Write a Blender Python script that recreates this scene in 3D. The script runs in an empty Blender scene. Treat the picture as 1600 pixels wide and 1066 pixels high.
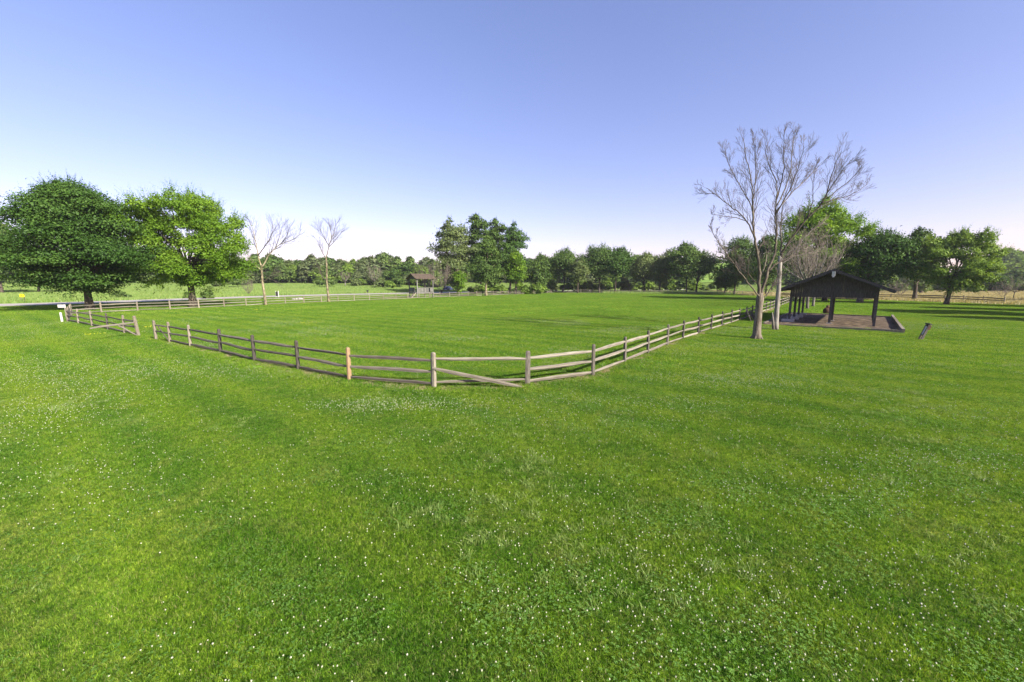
import bpy, math, random
import numpy as np
from mathutils import Vector, Matrix

# ------------------------------------------------------------------ camera, sky, sun, exposure
F = 622.0; CX = 800.0; CY = 533.0; PITCH = math.radians(8.4); CAMH = 3.3
SP, CP = math.sin(PITCH), math.cos(PITCH)
scn = bpy.context.scene
COL = scn.collection
cam_d = bpy.data.cameras.new('camera'); cam_d.sensor_width = 36; cam_d.lens = 14.0
cam_d.clip_start = 0.1; cam_d.clip_end = 6000
cam = bpy.data.objects.new('camera', cam_d); COL.objects.link(cam)
cam.location = (0, 0, CAMH); cam.rotation_euler = (math.pi/2 - PITCH, 0, 0)
scn.camera = cam

SUN_DIR = Vector((0.75, -0.66, 0)).normalized()
SUN_EL = math.radians(30)
world = bpy.data.worlds.new("World"); scn.world = world; world.use_nodes = True
wn = world.node_tree.nodes; wl = world.node_tree.links
bg = wn['Background']
sky = wn.new('ShaderNodeTexSky'); sky.sky_type = 'NISHITA'; sky.sun_disc = False
sky.sun_elevation = SUN_EL
sky.sun_rotation = math.atan2(SUN_DIR.x, SUN_DIR.y)
sky.air_density = 1.0; sky.dust_density = 0.8; sky.ozone_density = 2.0
hs = wn.new('ShaderNodeHueSaturation'); hs.inputs['Saturation'].default_value = 1.22
hs.inputs['Hue'].default_value = 0.5
tint = wn.new('ShaderNodeMix'); tint.data_type = 'RGBA'; tint.blend_type = 'MULTIPLY'
tint.inputs[0].default_value = 1.0; tint.inputs[7].default_value = (1.17, 0.865, 1.02, 1)
gam = wn.new('ShaderNodeGamma'); gam.inputs[1].default_value = 0.8
wl.new(sky.outputs[0], gam.inputs[0]); wl.new(gam.outputs[0], hs.inputs['Color']); wl.new(hs.outputs[0], tint.inputs[6])
wl.new(tint.outputs[2], bg.inputs['Color'])
bg.inputs['Strength'].default_value = 0.115

sl = bpy.data.lights.new('sun', 'SUN'); sl.energy = 5.0; sl.angle = math.radians(0.53); sl.color = (1.0, 0.92, 0.78)
sun = bpy.data.objects.new('sun', sl); COL.objects.link(sun)
tosun = Vector((SUN_DIR.x*math.cos(SUN_EL), SUN_DIR.y*math.cos(SUN_EL), math.sin(SUN_EL)))
sun.rotation_euler = tosun.to_track_quat('Z', 'Y').to_euler()
sun.location = (60, -40, 60)
scn.view_settings.view_transform = 'Standard'; scn.view_settings.look = 'None'
scn.view_settings.gamma = 1; scn.view_settings.exposure = 1.42
scn.cycles.max_bounces = 6; scn.cycles.diffuse_bounces = 3; scn.cycles.transmission_bounces = 3
scn.cycles.transparent_max_bounces = 4; scn.cycles.volume_bounces = 0

# ------------------------------------------------------------------ geometry helpers
rng = np.random.default_rng(7)
random.seed(5)
def gp(px, py, z=0.0):
    yc = (CY-py)/F; dz = -SP + yc*CP; t = (z-CAMH)/dz
    return Vector(((px-CX)/F*t, (CP + yc*SP)*t, z))
def hz(py, Y):
    yc = (CY-py)/F
    return CAMH + Y*(-SP + yc*CP)/(CP + yc*SP)
def pt(px, py, Y):
    yc = (CY-py)/F; t = Y/(CP + yc*SP)
    return Vector(((px-CX)/F*t, Y, CAMH + t*(-SP + yc*CP)))
def ss(a, b, x):
    t = np.clip((x-a)/(b-a), 0, 1); return t*t*(3-2*t)
def gauss(x, y, cx, cy, sx, sy):
    return np.exp(-((x-cx)/sx)**2 - ((y-cy)/sy)**2)
def height(x, y):
    x = np.asarray(x, float); y = np.asarray(y, float)
    left = ss(20, -50, x)
    s0 = 150 - 32*left
    h = 2.6*ss(0, 1, (y-s0)/75.0)
    h = h + 9*ss(240, 480, y)
    h = h + 13*gauss(x, y, 186, 350, 60, 70)
    h = h + 9*gauss(x, y, 330, 230, 90, 80)
    h = h + 8*gauss(x, y, -110, 430, 150, 90)
    h = h + 0.5*np.sin(x*0.021+1)*np.sin(y*0.017)*ss(170, 260, y)
    return h
def hh(x, y): return float(height(x, y))

def vnoise(x, y, scale, seed=0):
    x = np.asarray(x)/scale; y = np.asarray(y)/scale
    xi = np.floor(x).astype(int); yi = np.floor(y).astype(int)
    fx = x-xi; fy = y-yi; fx = fx*fx*(3-2*fx); fy = fy*fy*(3-2*fy)
    def h(a, b):
        n = (a*374761393 + b*668265263 + seed*982451653) & 0xffffffff
        n = ((n ^ (n >> 13))*1274126177) & 0xffffffff
        return ((n ^ (n >> 16)) & 0xffff)/65535.0
    return (h(xi, yi)*(1-fx)+h(xi+1, yi)*fx)*(1-fy)+(h(xi, yi+1)*(1-fx)+h(xi+1, yi+1)*fx)*fy

class MB:
    """collects vertices and faces for one mesh"""
    def __init__(s): s.v = []; s.f = []; s.smooth = False
    def box(s, c, size, rot=None, taper=1.0):
        M = rot if rot is not None else Matrix.Identity(3)
        b = len(s.v)
        for sz in (-1, 1):
            k = taper if sz > 0 else 1
            for sx, sy in ((-1, -1), (1, -1), (1, 1), (-1, 1)):
                s.v.append(tuple(Vector(c) + M @ Vector((sx*size[0]/2*k, sy*size[1]/2*k, sz*size[2]/2))))
        for q in ((3, 2, 1, 0), (4, 5, 6, 7), (0, 1, 5, 4), (1, 2, 6, 5), (2, 3, 7, 6), (3, 0, 4, 7)):
            s.f.append(tuple(b+i for i in q))
        return s
    def beam(s, a, b_, w, h, up=(0, 0, 1)):
        a = Vector(a); b_ = Vector(b_); d = b_-a; L = d.length; d.normalize()
        u = Vector(up); x = d; y = u.cross(x)
        if y.length < 1e-4: y = Vector((1, 0, 0)).cross(x)
        y.normalize(); z = x.cross(y)
        M = Matrix((x, y, z)).transposed()
        return s.box((a+b_)/2, (L, w, h), M)
    def tube(s, pts, radii, n=6, cap=True):
        pts = [Vector(p) for p in pts]; b0 = len(s.v); prev = None
        for i, p in enumerate(pts):
            d = (pts[min(i+1, len(pts)-1)]-pts[max(i-1, 0)])
            if d.length < 1e-6: d = Vector((0, 0, 1))
            d.normalize()
            if prev is None:
                a = Vector((1, 0, 0)) if abs(d.x) < 0.8 else Vector((0, 1, 0))
                u = d.cross(a).normalized()
            else:
                u = (prev - d*prev.dot(d)).normalized()
            prev = u; w = d.cross(u); r = radii[i]
            for k in range(n):
                an = 2*math.pi*k/n
                s.v.append(tuple(p + u*(r*math.cos(an)) + w*(r*math.sin(an))))
        for i in range(len(pts)-1):
            for k in range(n):
                a = b0+i*n+k; b = b0+i*n+(k+1) % n
                s.f.append((a, b, b+n, a+n))
        if cap:
            s.f.append(tuple(b0+k for k in reversed(range(n))))
            s.f.append(tuple(b0+(len(pts)-1)*n+k for k in range(n)))
        return s
    def mesh(s, name, mat=None, smooth=False):
        m = bpy.data.meshes.new(name); m.from_pydata(s.v, [], s.f)
        if mat: m.materials.append(mat)
        if smooth: m.polygons.foreach_set('use_smooth', [True]*len(m.polygons))
        m.update(); return m
    def build(s, name, mat=None, parent=None, smooth=False):
        return mobj(name, s.mesh(name, mat, smooth), parent)

def mobj(name, mesh, parent=None):
    o = bpy.data.objects.new(name, mesh); COL.objects.link(o)
    if parent: o.parent = parent
    return o
def empty(name, loc=(0, 0, 0), rz=0):
    o = bpy.data.objects.new(name, None); COL.objects.link(o)
    o.location = loc; o.rotation_euler = (0, 0, rz); o.empty_display_size = 0.3
    return o
def tag(o, label=None, cat=None, group=None, kind=None):
    if label: o['label'] = label
    if cat: o['category'] = cat
    if group: o['group'] = group
    if kind: o['kind'] = kind
    return o
def copy_tree(o, parent=None):
    c = o.copy(); COL.objects.link(c); c.parent = parent
    for ch in o.children: copy_tree(ch, c)
    return c
def np_mesh(name, V, faces, mat, attr=None, smooth=False):
    """V (n,3), faces (m,k) ints, attr per-face value stored on a face float attribute"""
    me = bpy.data.meshes.new(name); n, k = faces.shape
    me.vertices.add(len(V)); me.vertices.foreach_set('co', V.astype(np.float32).ravel())
    me.loops.add(n*k); me.loops.foreach_set('vertex_index', faces.astype(np.int32).ravel())
    me.polygons.add(n); me.polygons.foreach_set('loop_start', (np.arange(n)*k).astype(np.int32))
    if attr is not None:
        a = me.attributes.new('rnd', 'FLOAT', 'FACE'); a.data.foreach_set('value', attr.astype(np.float32))
    if mat: me.materials.append(mat)
    me.update(calc_edges=True)
    if smooth: me.polygons.foreach_set('use_smooth', np.ones(n, bool))
    return me

# ------------------------------------------------------------------ materials
def mat_new(name):
    m = bpy.data.materials.new(name); m.use_nodes = True
    nt = m.node_tree; nt.nodes.clear(); out = nt.nodes.new('ShaderNodeOutputMaterial')
    return m, nt, out
def N(nt, t, **kw):
    n = nt.nodes.new(t)
    for k, v in kw.items(): setattr(n, k, v)
    return n
def ramp(nt, fac, stops):
    r = N(nt, 'ShaderNodeValToRGB'); cr = r.color_ramp
    cr.elements[0].position = stops[0][0]; cr.elements[0].color = (*stops[0][1], 1)
    cr.elements[1].position = stops[-1][0]; cr.elements[1].color = (*stops[-1][1], 1)
    for p, c in stops[1:-1]:
        e = cr.elements.new(p); e.color = (*c, 1)
    nt.links.new(fac, r.inputs[0]); return r.outputs[0]
def noise(nt, vec, scale, detail=3, rough=0.55):
    n = N(nt, 'ShaderNodeTexNoise'); n.inputs['Scale'].default_value = scale
    n.inputs['Detail'].default_value = detail; n.inputs['Roughness'].default_value = rough
    if vec is not None: nt.links.new(vec, n.inputs['Vector'])
    return n.outputs[0]
def mapping(nt, vec, scale=(1, 1, 1), rot=(0, 0, 0)):
    m = N(nt, 'ShaderNodeMapping'); m.inputs['Scale'].default_value = scale; m.inputs['Rotation'].default_value = rot
    nt.links.new(vec, m.inputs[0]); return m.outputs[0]
def mix(nt, fac, a, b, mode='MIX'):
    m = N(nt, 'ShaderNodeMix'); m.data_type = 'RGBA'; m.blend_type = mode
    if isinstance(fac, (int, float)): m.inputs[0].default_value = fac
    else: nt.links.new(fac, m.inputs[0])
    for i, c in ((6, a), (7, b)):
        if isinstance(c, tuple): m.inputs[i].default_value = (*c, 1)
        else: nt.links.new(c, m.inputs[i])
    return m.outputs[2]
def math_(nt, op, a, b=None, c=None):
    m = N(nt, 'ShaderNodeMath'); m.operation = op
    for i, v in enumerate((a, b, c)):
        if v is None: continue
        if isinstance(v, (int, float)): m.inputs[i].default_value = v
        else: nt.links.new(v, m.inputs[i])
    return m.outputs[0]
def attr(nt, name):
    a = N(nt, 'ShaderNodeAttribute'); a.attribute_name = name; return a
def leafy(nt, out, col, transl=0.35, gloss=0.04, rough=0.6):
    d = N(nt, 'ShaderNodeBsdfDiffuse'); t = N(nt, 'ShaderNodeBsdfTranslucent'); g = N(nt, 'ShaderNodeBsdfGlossy')
    g.inputs['Roughness'].default_value = rough; g.inputs['Color'].default_value = (1, 1, 1, 1)
    nt.links.new(col, d.inputs[0])
    tc = mix(nt, 1.0, col, (1.25, 1.15, 0.55), 'MULTIPLY'); nt.links.new(tc, t.inputs[0])
    m1 = N(nt, 'ShaderNodeMixShader'); m1.inputs[0].default_value = transl
    nt.links.new(d.outputs[0], m1.inputs[1]); nt.links.new(t.outputs[0], m1.inputs[2])
    m2 = N(nt, 'ShaderNodeMixShader'); m2.inputs[0].default_value = gloss
    nt.links.new(m1.outputs[0], m2.inputs[1]); nt.links.new(g.outputs[0], m2.inputs[2])
    nt.links.new(m2.outputs[0], out.inputs[0])

def foliage_mat(name, dark, mid, light, transl=0.3, gloss=0.012):
    m, nt, out = mat_new(name)
    c = ramp(nt, attr(nt, 'rnd').outputs['Fac'], [(0.0, dark), (0.5, mid), (1.0, light)])
    leafy(nt, out, c, transl, gloss); return m

def lawn_color(nt):
    """world-position patches shared by the lawn blades and the soil sheet under them"""
    geo = N(nt, 'ShaderNodeNewGeometry'); pos = geo.outputs['Position']
    n1 = noise(nt, pos, 0.16, 4, 0.6)
    base = ramp(nt, n1, [(0.3, (0.075, 0.2, 0.011)), (0.5, (0.115, 0.255, 0.017)), (0.7, (0.205, 0.325, 0.034))])
    n2 = noise(nt, pos, 1.3, 3, 0.6)
    base = mix(nt, ramp(nt, n2, [(0.5, (0, 0, 0)), (0.8, (0.6, 0.6, 0.6))]), base, (0.27, 0.33, 0.07))
    n3 = noise(nt, mapping(nt, pos, (1, 1, 1)), 4.5, 2, 0.6)
    base = mix(nt, ramp(nt, n3, [(0.35, (0.5, 0.5, 0.5)), (0.55, (0, 0, 0))]), base, (0.06, 0.19, 0.008))
    # mowing swaths beside the near fence and across the paddock
    sep = N(nt, 'ShaderNodeSeparateXYZ'); nt.links.new(pos, sep.inputs[0])
    w = N(nt, 'ShaderNodeTexWave'); w.wave_type = 'BANDS'; w.bands_direction = 'X'
    w.inputs['Scale'].default_value = 0.17; w.inputs['Distortion'].default_value = 1.3; w.inputs['Detail'].default_value = 1
    nt.links.new(mapping(nt, pos, (1, 1, 1), (0, 0, math.radians(-54))), w.inputs[0])
    base = mix(nt, math_(nt, 'MULTIPLY', w.outputs['Fac'], 0.4), base, (0.22, 0.36, 0.02))
    # tufts a few centimetres across: darker and lighter colour noise for fine contrast
    t1 = ramp(nt, noise(nt, pos, 26, 2, 0.7), [(0.34, (0.42, 0.5, 0.45)), (0.5, (0.95, 0.97, 0.9)), (0.66, (1.5, 1.32, 1.7))])
    t2 = ramp(nt, noise(nt, pos, 8, 2, 0.6), [(0.36, (0.72, 0.78, 0.7)), (0.5, (1, 1, 1)), (0.66, (1.25, 1.15, 1.3))])
    base = mix(nt, 1.0, base, t1, 'MULTIPLY'); base = mix(nt, 1.0, base, t2, 'MULTIPLY')
    return base, pos

def make_mats():
    M = {}
    # grass blades
    m, nt, out = mat_new('grass_blade')
    base, pos = lawn_color(nt)
    r = attr(nt, 'rnd').outputs['Fac']
    straw = ramp(nt, r, [(0.0, (0, 0, 0)), (0.90, (0, 0, 0)), (0.96, (0.75, 0.75, 0.75)), (1.0, (0.9, 0.9, 0.9))])
    dk = ramp(nt, r, [(0.0, (0.35, 0.42, 0.3)), (0.35, (0.75, 0.8, 0.7)), (0.6, (1.05, 1.05, 1)), (0.9, (1.7, 1.45, 1.5))])
    c = mix(nt, 1.0, base, dk, 'MULTIPLY'); c = mix(nt, straw, c, (0.3, 0.27, 0.12))
    leafy(nt, out, c, 0.45, 0.012, 0.5); M['blade'] = m
    # ground sheet: lawn, meadow and dry grass by a painted mask of the kind of ground
    m, nt, out = mat_new('ground_soil_and_turf')
    base, pos = lawn_color(nt)
    meadow = ramp(nt, noise(nt, mapping(nt, pos, (0.35, 1.2, 1)), 0.09, 5, 0.65),
                  [(0.3, (0.09, 0.19, 0.025)), (0.5, (0.15, 0.25, 0.04)), (0.7, (0.26, 0.32, 0.08))])
    dry = ramp(nt, noise(nt, mapping(nt, pos, (0.3, 1, 1)), 0.15, 4), [(0.3, (0.22, 0.21, 0.09)), (0.7, (0.38, 0.33, 0.17))])
    c = mix(nt, attr(nt, 'meadow').outputs['Fac'], base, meadow)
    c = mix(nt, attr(nt, 'dry').outputs['Fac'], c, dry)
    b = N(nt, 'ShaderNodeBsdfPrincipled'); b.inputs['Roughness'].default_value = 1; b.inputs['Specular IOR Level'].default_value = 0.1
    bump = N(nt, 'ShaderNodeBump'); bump.inputs['Strength'].default_value = 0.7; bump.inputs['Distance'].default_value = 0.15
    nt.links.new(noise(nt, pos, 5, 5, 0.7), bump.inputs['Height']); nt.links.new(bump.outputs[0], b.inputs['Normal'])
    nt.links.new(c, b.inputs['Base Color']); nt.links.new(b.outputs[0], out.inputs[0]); M['ground'] = m
    # meadow blades
    for nm, cols in (('meadow_blade', [(0, (0.08, 0.18, 0.025)), (0.5, (0.16, 0.26, 0.045)), (1, (0.32, 0.36, 0.11))]),
                     ('dry_blade', [(0, (0.14, 0.16, 0.06)), (0.5, (0.33, 0.29, 0.15)), (1, (0.46, 0.4, 0.23))]),
                     ('clover_leaf', [(0, (0.085, 0.2, 0.02)), (0.6, (0.13, 0.27, 0.035)), (1, (0.2, 0.34, 0.07))])):
        m, nt, out = mat_new(nm)
        geo = N(nt, 'ShaderNodeNewGeometry')
        f = math_(nt, 'ADD', math_(nt, 'MULTIPLY', attr(nt, 'rnd').outputs['Fac'], 0.5),
                  math_(nt, 'MULTIPLY', noise(nt, mapping(nt, geo.outputs['Position'], (0.4, 1.2, 1)), 0.12, 4), 0.55))
        leafy(nt, out, ramp(nt, f, cols), 0.35, 0.03); M[nm] = m
    def simple(name, stops, scale=6, stretch=(1, 1, 1), rough=0.8, bump=0.3, dist=0.02, coords='Object', detail=5, spec=0.2):
        m, nt, out = mat_new(name)
        tc = N(nt, 'ShaderNodeTexCoord'); v = mapping(nt, tc.outputs[coords], stretch)
        oi = N(nt, 'ShaderNodeObjectInfo')
        n1 = noise(nt, v, scale, detail, 0.65)
        f = math_(nt, 'ADD', n1, math_(nt, 'MULTIPLY', math_(nt, 'SUBTRACT', oi.outputs['Random'], 0.5), 0.22))
        b = N(nt, 'ShaderNodeBsdfPrincipled'); b.inputs['Roughness'].default_value = rough
        b.inputs['Specular IOR Level'].default_value = spec
        nt.links.new(ramp(nt, f, stops), b.inputs['Base Color'])
        bp = N(nt, 'ShaderNodeBump'); bp.inputs['Strength'].default_value = bump; bp.inputs['Distance'].default_value = dist
        nt.links.new(noise(nt, v, scale*2.2, 4, 0.7), bp.inputs['Height']); nt.links.new(bp.outputs[0], b.inputs['Normal'])
        nt.links.new(b.outputs[0], out.inputs[0]); M[name] = m; return m
    simple('weathered_wood', [(0.25, (0.045, 0.038, 0.032)), (0.5, (0.1, 0.088, 0.072)), (0.75, (0.2, 0.178, 0.145))], 3, (1.5, 14, 14), bump=0.6)  # weathered tone with the shade of rails facing off the sun painted in
    simple('weathered_post', [(0.25, (0.035, 0.03, 0.026)), (0.5, (0.078, 0.07, 0.06)), (0.75, (0.17, 0.155, 0.13))], 3, (14, 14, 1.5), bump=0.6)
    simple('pale_rail', [(0.25, (0.075, 0.066, 0.052)), (0.5, (0.165, 0.15, 0.12)), (0.75, (0.29, 0.27, 0.225))], 3, (1.5, 14, 14), bump=0.6)
    simple('pale_post', [(0.25, (0.08, 0.068, 0.05)), (0.5, (0.17, 0.148, 0.112)), (0.75, (0.28, 0.255, 0.205))], 3, (14, 14, 1.5), bump=0.6)
    simple('new_post', [(0.25, (0.16, 0.1, 0.055)), (0.5, (0.25, 0.165, 0.095)), (0.75, (0.33, 0.24, 0.14))], 3, (14, 14, 1.5), bump=0.4)
    simple('white_paint', [(0.2, (0.36, 0.36, 0.33)), (0.6, (0.5, 0.5, 0.47)), (0.9, (0.6, 0.6, 0.57))], 8, rough=0.6, bump=0.1)
    simple('dark_stain_wood', [(0.25, (0.028, 0.027, 0.027)), (0.5, (0.06, 0.057, 0.056)), (0.8, (0.12, 0.115, 0.11))], 2.5, (10, 10, 1.2), bump=0.5)
    simple('roof_felt', [(0.25, (0.03, 0.03, 0.032)), (0.6, (0.06, 0.058, 0.056)), (0.85, (0.11, 0.105, 0.1))], 9, bump=0.5)
    simple('shingle', [(0.2, (0.04, 0.032, 0.025)), (0.5, (0.09, 0.07, 0.054)), (0.8, (0.19, 0.145, 0.1))], 5, bump=0.6)
    simple('grey_board', [(0.2, (0.045, 0.045, 0.042)), (0.5, (0.115, 0.115, 0.105)), (0.8, (0.24, 0.24, 0.22))], 4, (1, 1, 6), bump=0.4)
    simple('dirt', [(0.3, (0.03, 0.023, 0.016)), (0.43, (0.085, 0.062, 0.042)), (0.54, (0.15, 0.115, 0.075)), (0.66, (0.3, 0.245, 0.165))], 1.9, bump=0.9, dist=0.06, detail=8)
    simple('straw_soil', [(0.25, (0.07, 0.055, 0.03)), (0.5, (0.16, 0.135, 0.07)), (0.8, (0.26, 0.23, 0.13))], 2.2, bump=0.9, dist=0.05, detail=8, coords='Object')
    simple('edging_timber', [(0.25, (0.07, 0.06, 0.048)), (0.5, (0.15, 0.13, 0.105)), (0.8, (0.28, 0.25, 0.2))], 3, (4, 4, 8), bump=0.5)
    simple('stone', [(0.25, (0.2, 0.2, 0.2)), (0.5, (0.32, 0.31, 0.3)), (0.8, (0.45, 0.44, 0.42))], 5, bump=0.7)
    simple('asphalt', [(0.3, (0.3, 0.275, 0.255)), (0.6, (0.36, 0.335, 0.31)), (0.8, (0.42, 0.39, 0.36))], 0.5, bump=0.2)
    simple('gravel', [(0.3, (0.26, 0.23, 0.17)), (0.6, (0.38, 0.35, 0.27)), (0.8, (0.46, 0.43, 0.34))], 3, bump=0.6)
    simple('bark_grey', [(0.34, (0.04, 0.032, 0.025)), (0.52, (0.1, 0.083, 0.064)), (0.72, (0.19, 0.165, 0.13))], 2.2, (3.5, 3.5, 1.1), bump=0.9, dist=0.03)
    simple('bark_bleached', [(0.32, (0.05, 0.042, 0.038)), (0.5, (0.11, 0.098, 0.088)), (0.68, (0.23, 0.215, 0.19))], 2.0, (4, 4, 0.6), bump=0.8, dist=0.03)
    simple('bark_dark', [(0.3, (0.03, 0.024, 0.019)), (0.5, (0.06, 0.048, 0.038)), (0.7, (0.11, 0.09, 0.07))], 2.5, (3, 3, 0.8), bump=0.9, dist=0.03)
    simple('bark_cream', [(0.35, (0.08, 0.068, 0.045)), (0.5, (0.22, 0.19, 0.12)), (0.65, (0.36, 0.32, 0.22))], 2.5, (2, 2, 0.8), bump=0.6, dist=0.02)
    simple('twig_grey', [(0.3, (0.09, 0.075, 0.062)), (0.6, (0.15, 0.125, 0.105)), (0.8, (0.2, 0.175, 0.15))], 2)
    simple('twig_purple', [(0.3, (0.05, 0.04, 0.038)), (0.6, (0.08, 0.066, 0.062)), (0.8, (0.12, 0.1, 0.09))], 2)
    simple('rust_brown', [(0.3, (0.02, 0.012, 0.008)), (0.6, (0.055, 0.028, 0.017)), (0.8, (0.12, 0.055, 0.03))], 7)
    simple('sign_yellow', [(0.2, (0.75, 0.6, 0.01)), (0.8, (0.8, 0.66, 0.02))], 3, rough=0.5, bump=0)
    simple('black_paint', [(0.2, (0.02, 0.02, 0.02)), (0.8, (0.035, 0.035, 0.035))], 3, rough=0.5, bump=0)
    simple('galvanised', [(0.2, (0.3, 0.3, 0.31)), (0.8, (0.5, 0.5, 0.5))], 12, rough=0.5, bump=0.1)
    simple('car_paint', [(0.2, (0.03, 0.04, 0.1)), (0.8, (0.045, 0.055, 0.13))], 3, rough=0.25, bump=0, spec=0.6)
    simple('car_glass', [(0.2, (0.02, 0.025, 0.03)), (0.8, (0.03, 0.035, 0.04))], 3, rough=0.08, bump=0, spec=0.8)
    simple('rubber', [(0.2, (0.02, 0.02, 0.02)), (0.8, (0.04, 0.04, 0.04))], 8)
    simple('clover_white', [(0.2, (0.26, 0.28, 0.18)), (0.8, (0.48, 0.48, 0.36))], 60, rough=0.9, bump=0)
    simple('dandelion', [(0.2, (0.55, 0.52, 0.02)), (0.8, (0.7, 0.62, 0.04))], 60, rough=0.9, bump=0)
    M['leaf_maple'] = foliage_mat('leaf_maple', (0.024, 0.062, 0.01), (0.042, 0.098, 0.014), (0.08, 0.15, 0.024), 0.25)
    M['leaf_bright'] = foliage_mat('leaf_bright', (0.055, 0.13, 0.008), (0.115, 0.22, 0.012), (0.19, 0.3, 0.022), 0.38)
    M['leaf_oak'] = foliage_mat('leaf_oak', (0.036, 0.078, 0.016), (0.064, 0.12, 0.022), (0.115, 0.18, 0.035), 0.25)
    M['leaf_grey'] = foliage_mat('leaf_grey', (0.068, 0.105, 0.036), (0.115, 0.16, 0.05), (0.18, 0.225, 0.08), 0.27)
    M['leaf_lime'] = foliage_mat('leaf_lime', (0.075, 0.14, 0.02), (0.14, 0.23, 0.035), (0.21, 0.3, 0.055), 0.35)
    M['leaf_far'] = foliage_mat('leaf_far', (0.05, 0.095, 0.024), (0.088, 0.15, 0.034), (0.15, 0.21, 0.05), 0.27)
    M['leaf_fargrey'] = foliage_mat('leaf_fargrey', (0.065, 0.1, 0.045), (0.11, 0.15, 0.06), (0.165, 0.2, 0.085), 0.27)
    M['blossom'] = foliage_mat('blossom', (0.45, 0.47, 0.33), (0.62, 0.62, 0.48), (0.75, 0.75, 0.62), 0.2)
    return M
M = make_mats()

# ------------------------------------------------------------------ terrain
def axis(parts):
    out = []
    for a, b, st in parts: out += list(np.arange(a, b, st))
    out.append(parts[-1][1]); return np.array(out, float)
xs = axis([(-1400, -500, 60), (-500, -200, 12), (-200, 250, 4), (250, 600, 12), (600, 1400, 60)])
ys = axis([(-120, -20, 12), (-20, 260, 4), (260, 620, 9), (620, 2200, 60)])
XX, YY = np.meshgrid(xs, ys)
HH = height(XX, YY)
V = np.stack([XX, YY, HH], -1).reshape(-1, 3)
nx, ny = len(xs), len(ys)
ii = (np.arange(ny-1)[:, None]*nx + np.arange(nx-1)[None]).ravel()
Fq = np.stack([ii, ii+1, ii+nx+1, ii+nx], 1)
gm = np_mesh('ground', V, Fq, M['ground'], smooth=True)
FAR_FENCE_PX = [(106, 503), (113, 492), (159, 488.5), (215, 486), (272, 483.7), (326, 481), (375, 478.6), (419, 475.8),
                (459, 474.2), (495, 472.6), (530, 471), (580, 469.4), (615, 467.8), (660, 465.9), (700, 464.2), (760, 461.9), (830, 459.3), (870, 457.2)]
far_pts = [gp(*p) for p in FAR_FENCE_PX]
far_x = np.array([p.x for p in far_pts]); far_y = np.array([p.y for p in far_pts])
ROAD = [(-150, 36), (-105, 47.5), (-75, 57.5), (-67, 70), (-59.5, 92), (-47, 108), (-32, 124), (-10, 140), (22, 152), (60, 158)]
ROAD = [(-165, 22), (-110, 40), (-84, 50.5), (-73.5, 58), (-67, 70), (-59, 91), (-48, 106), (-37.5, 117), (-20, 132), (5, 146), (35, 156), (80, 164)]
def road_y(x):
    rx = np.array([p[0] for p in ROAD], float); ry = np.array([p[1] for p in ROAD], float)
    return np.interp(x, rx, ry)
def lawn_mask(x, y):
    """1 on mown lawn, 0 on meadow"""
    ry = road_y(x)
    beyond = y > ry + 2
    bnd = np.where(x < 61, 112 - 0.28*(x-60), np.where(x < 74.6, 91.5-2.25*(x-61), 60.4-.2*(x-74.6)))
    right = (x > 30) & (y > bnd)
    return ~(beyond | right)
mead = (~lawn_mask(V[:, 0], V[:, 1])).astype(np.float32)
dry = ((V[:, 0] > 20) & (V[:, 1] > 40) & (V[:, 1] < np.where(V[:, 0] < .72*V[:, 1], 165, 240)) & (mead > 0)).astype(np.float32)*np.clip(0.35+0.9*(V[:, 0]/np.maximum(V[:, 1], 1)-0.4), 0, 1)
for nm, arr in (('meadow', mead), ('dry', dry.astype(np.float32))):
    a = gm.attributes.new(nm, 'FLOAT', 'POINT'); a.data.foreach_set('value', arr)
tag(mobj('ground', gm), kind='structure')

def resample(pts, step):
    P = [Vector((p[0], p[1], 0)) for p in pts]; out = [P[0]]; acc = 0
    tot = sum((P[i+1]-P[i]).length for i in range(len(P)-1)); n = max(1, round(tot/step)); st = tot/n
    d = 0; i = 0; res = []
    cum = [0]
    for i in range(len(P)-1): cum.append(cum[-1]+(P[i+1]-P[i]).length)
    for k in range(n+1):
        s = k*st; j = 0
        while j < len(P)-2 and cum[j+1] < s: j += 1
        f = (s-cum[j])/max(1e-6, cum[j+1]-cum[j]); res.append(P[j].lerp(P[j+1], min(1, f)))
    return res
def smooth_path(pts, step, it=3):
    p = resample(pts, step)
    for _ in range(it):
        p = [p[0]] + [(p[i-1]+p[i]*2+p[i+1])/4 for i in range(1, len(p)-1)] + [p[-1]]
    return p
def strip(name, path, off0, off1, z, mat, jag=0.0, seed=1):
    mb = MB(); r = random.Random(seed)
    n = len(path)
    for i, p in enumerate(path):
        d = (path[min(i+1, n-1)]-path[max(i-1, 0)]); d.z = 0; d.normalize(); nrm = Vector((-d.y, d.x, 0))
        for o in (off0, (off0+off1)/2, off1):
            jj = r.uniform(-jag, jag) if o != (off0+off1)/2 else 0
            q = p + nrm*(o+jj); mb.v.append((q.x, q.y, hh(q.x, q.y)+z))
    for i in range(n-1):
        for k in range(2):
            a = i*3+k; mb.f.append((a, a+3, a+4, a+1))
    return mb.build(name, mat)
rp = smooth_path(ROAD, 3, 6)
tag(strip('road', rp, -3.8, 3.8, 0.035, M['asphalt']), kind='structure')
tag(strip('road_shoulder', rp, -5.2, -3.85, 0.03, M['gravel'], 0.25), kind='structure')
tag(strip('road_shoulder', rp, 3.85, 4.8, 0.03, M['gravel'], 0.2, 2), kind='structure')

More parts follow.
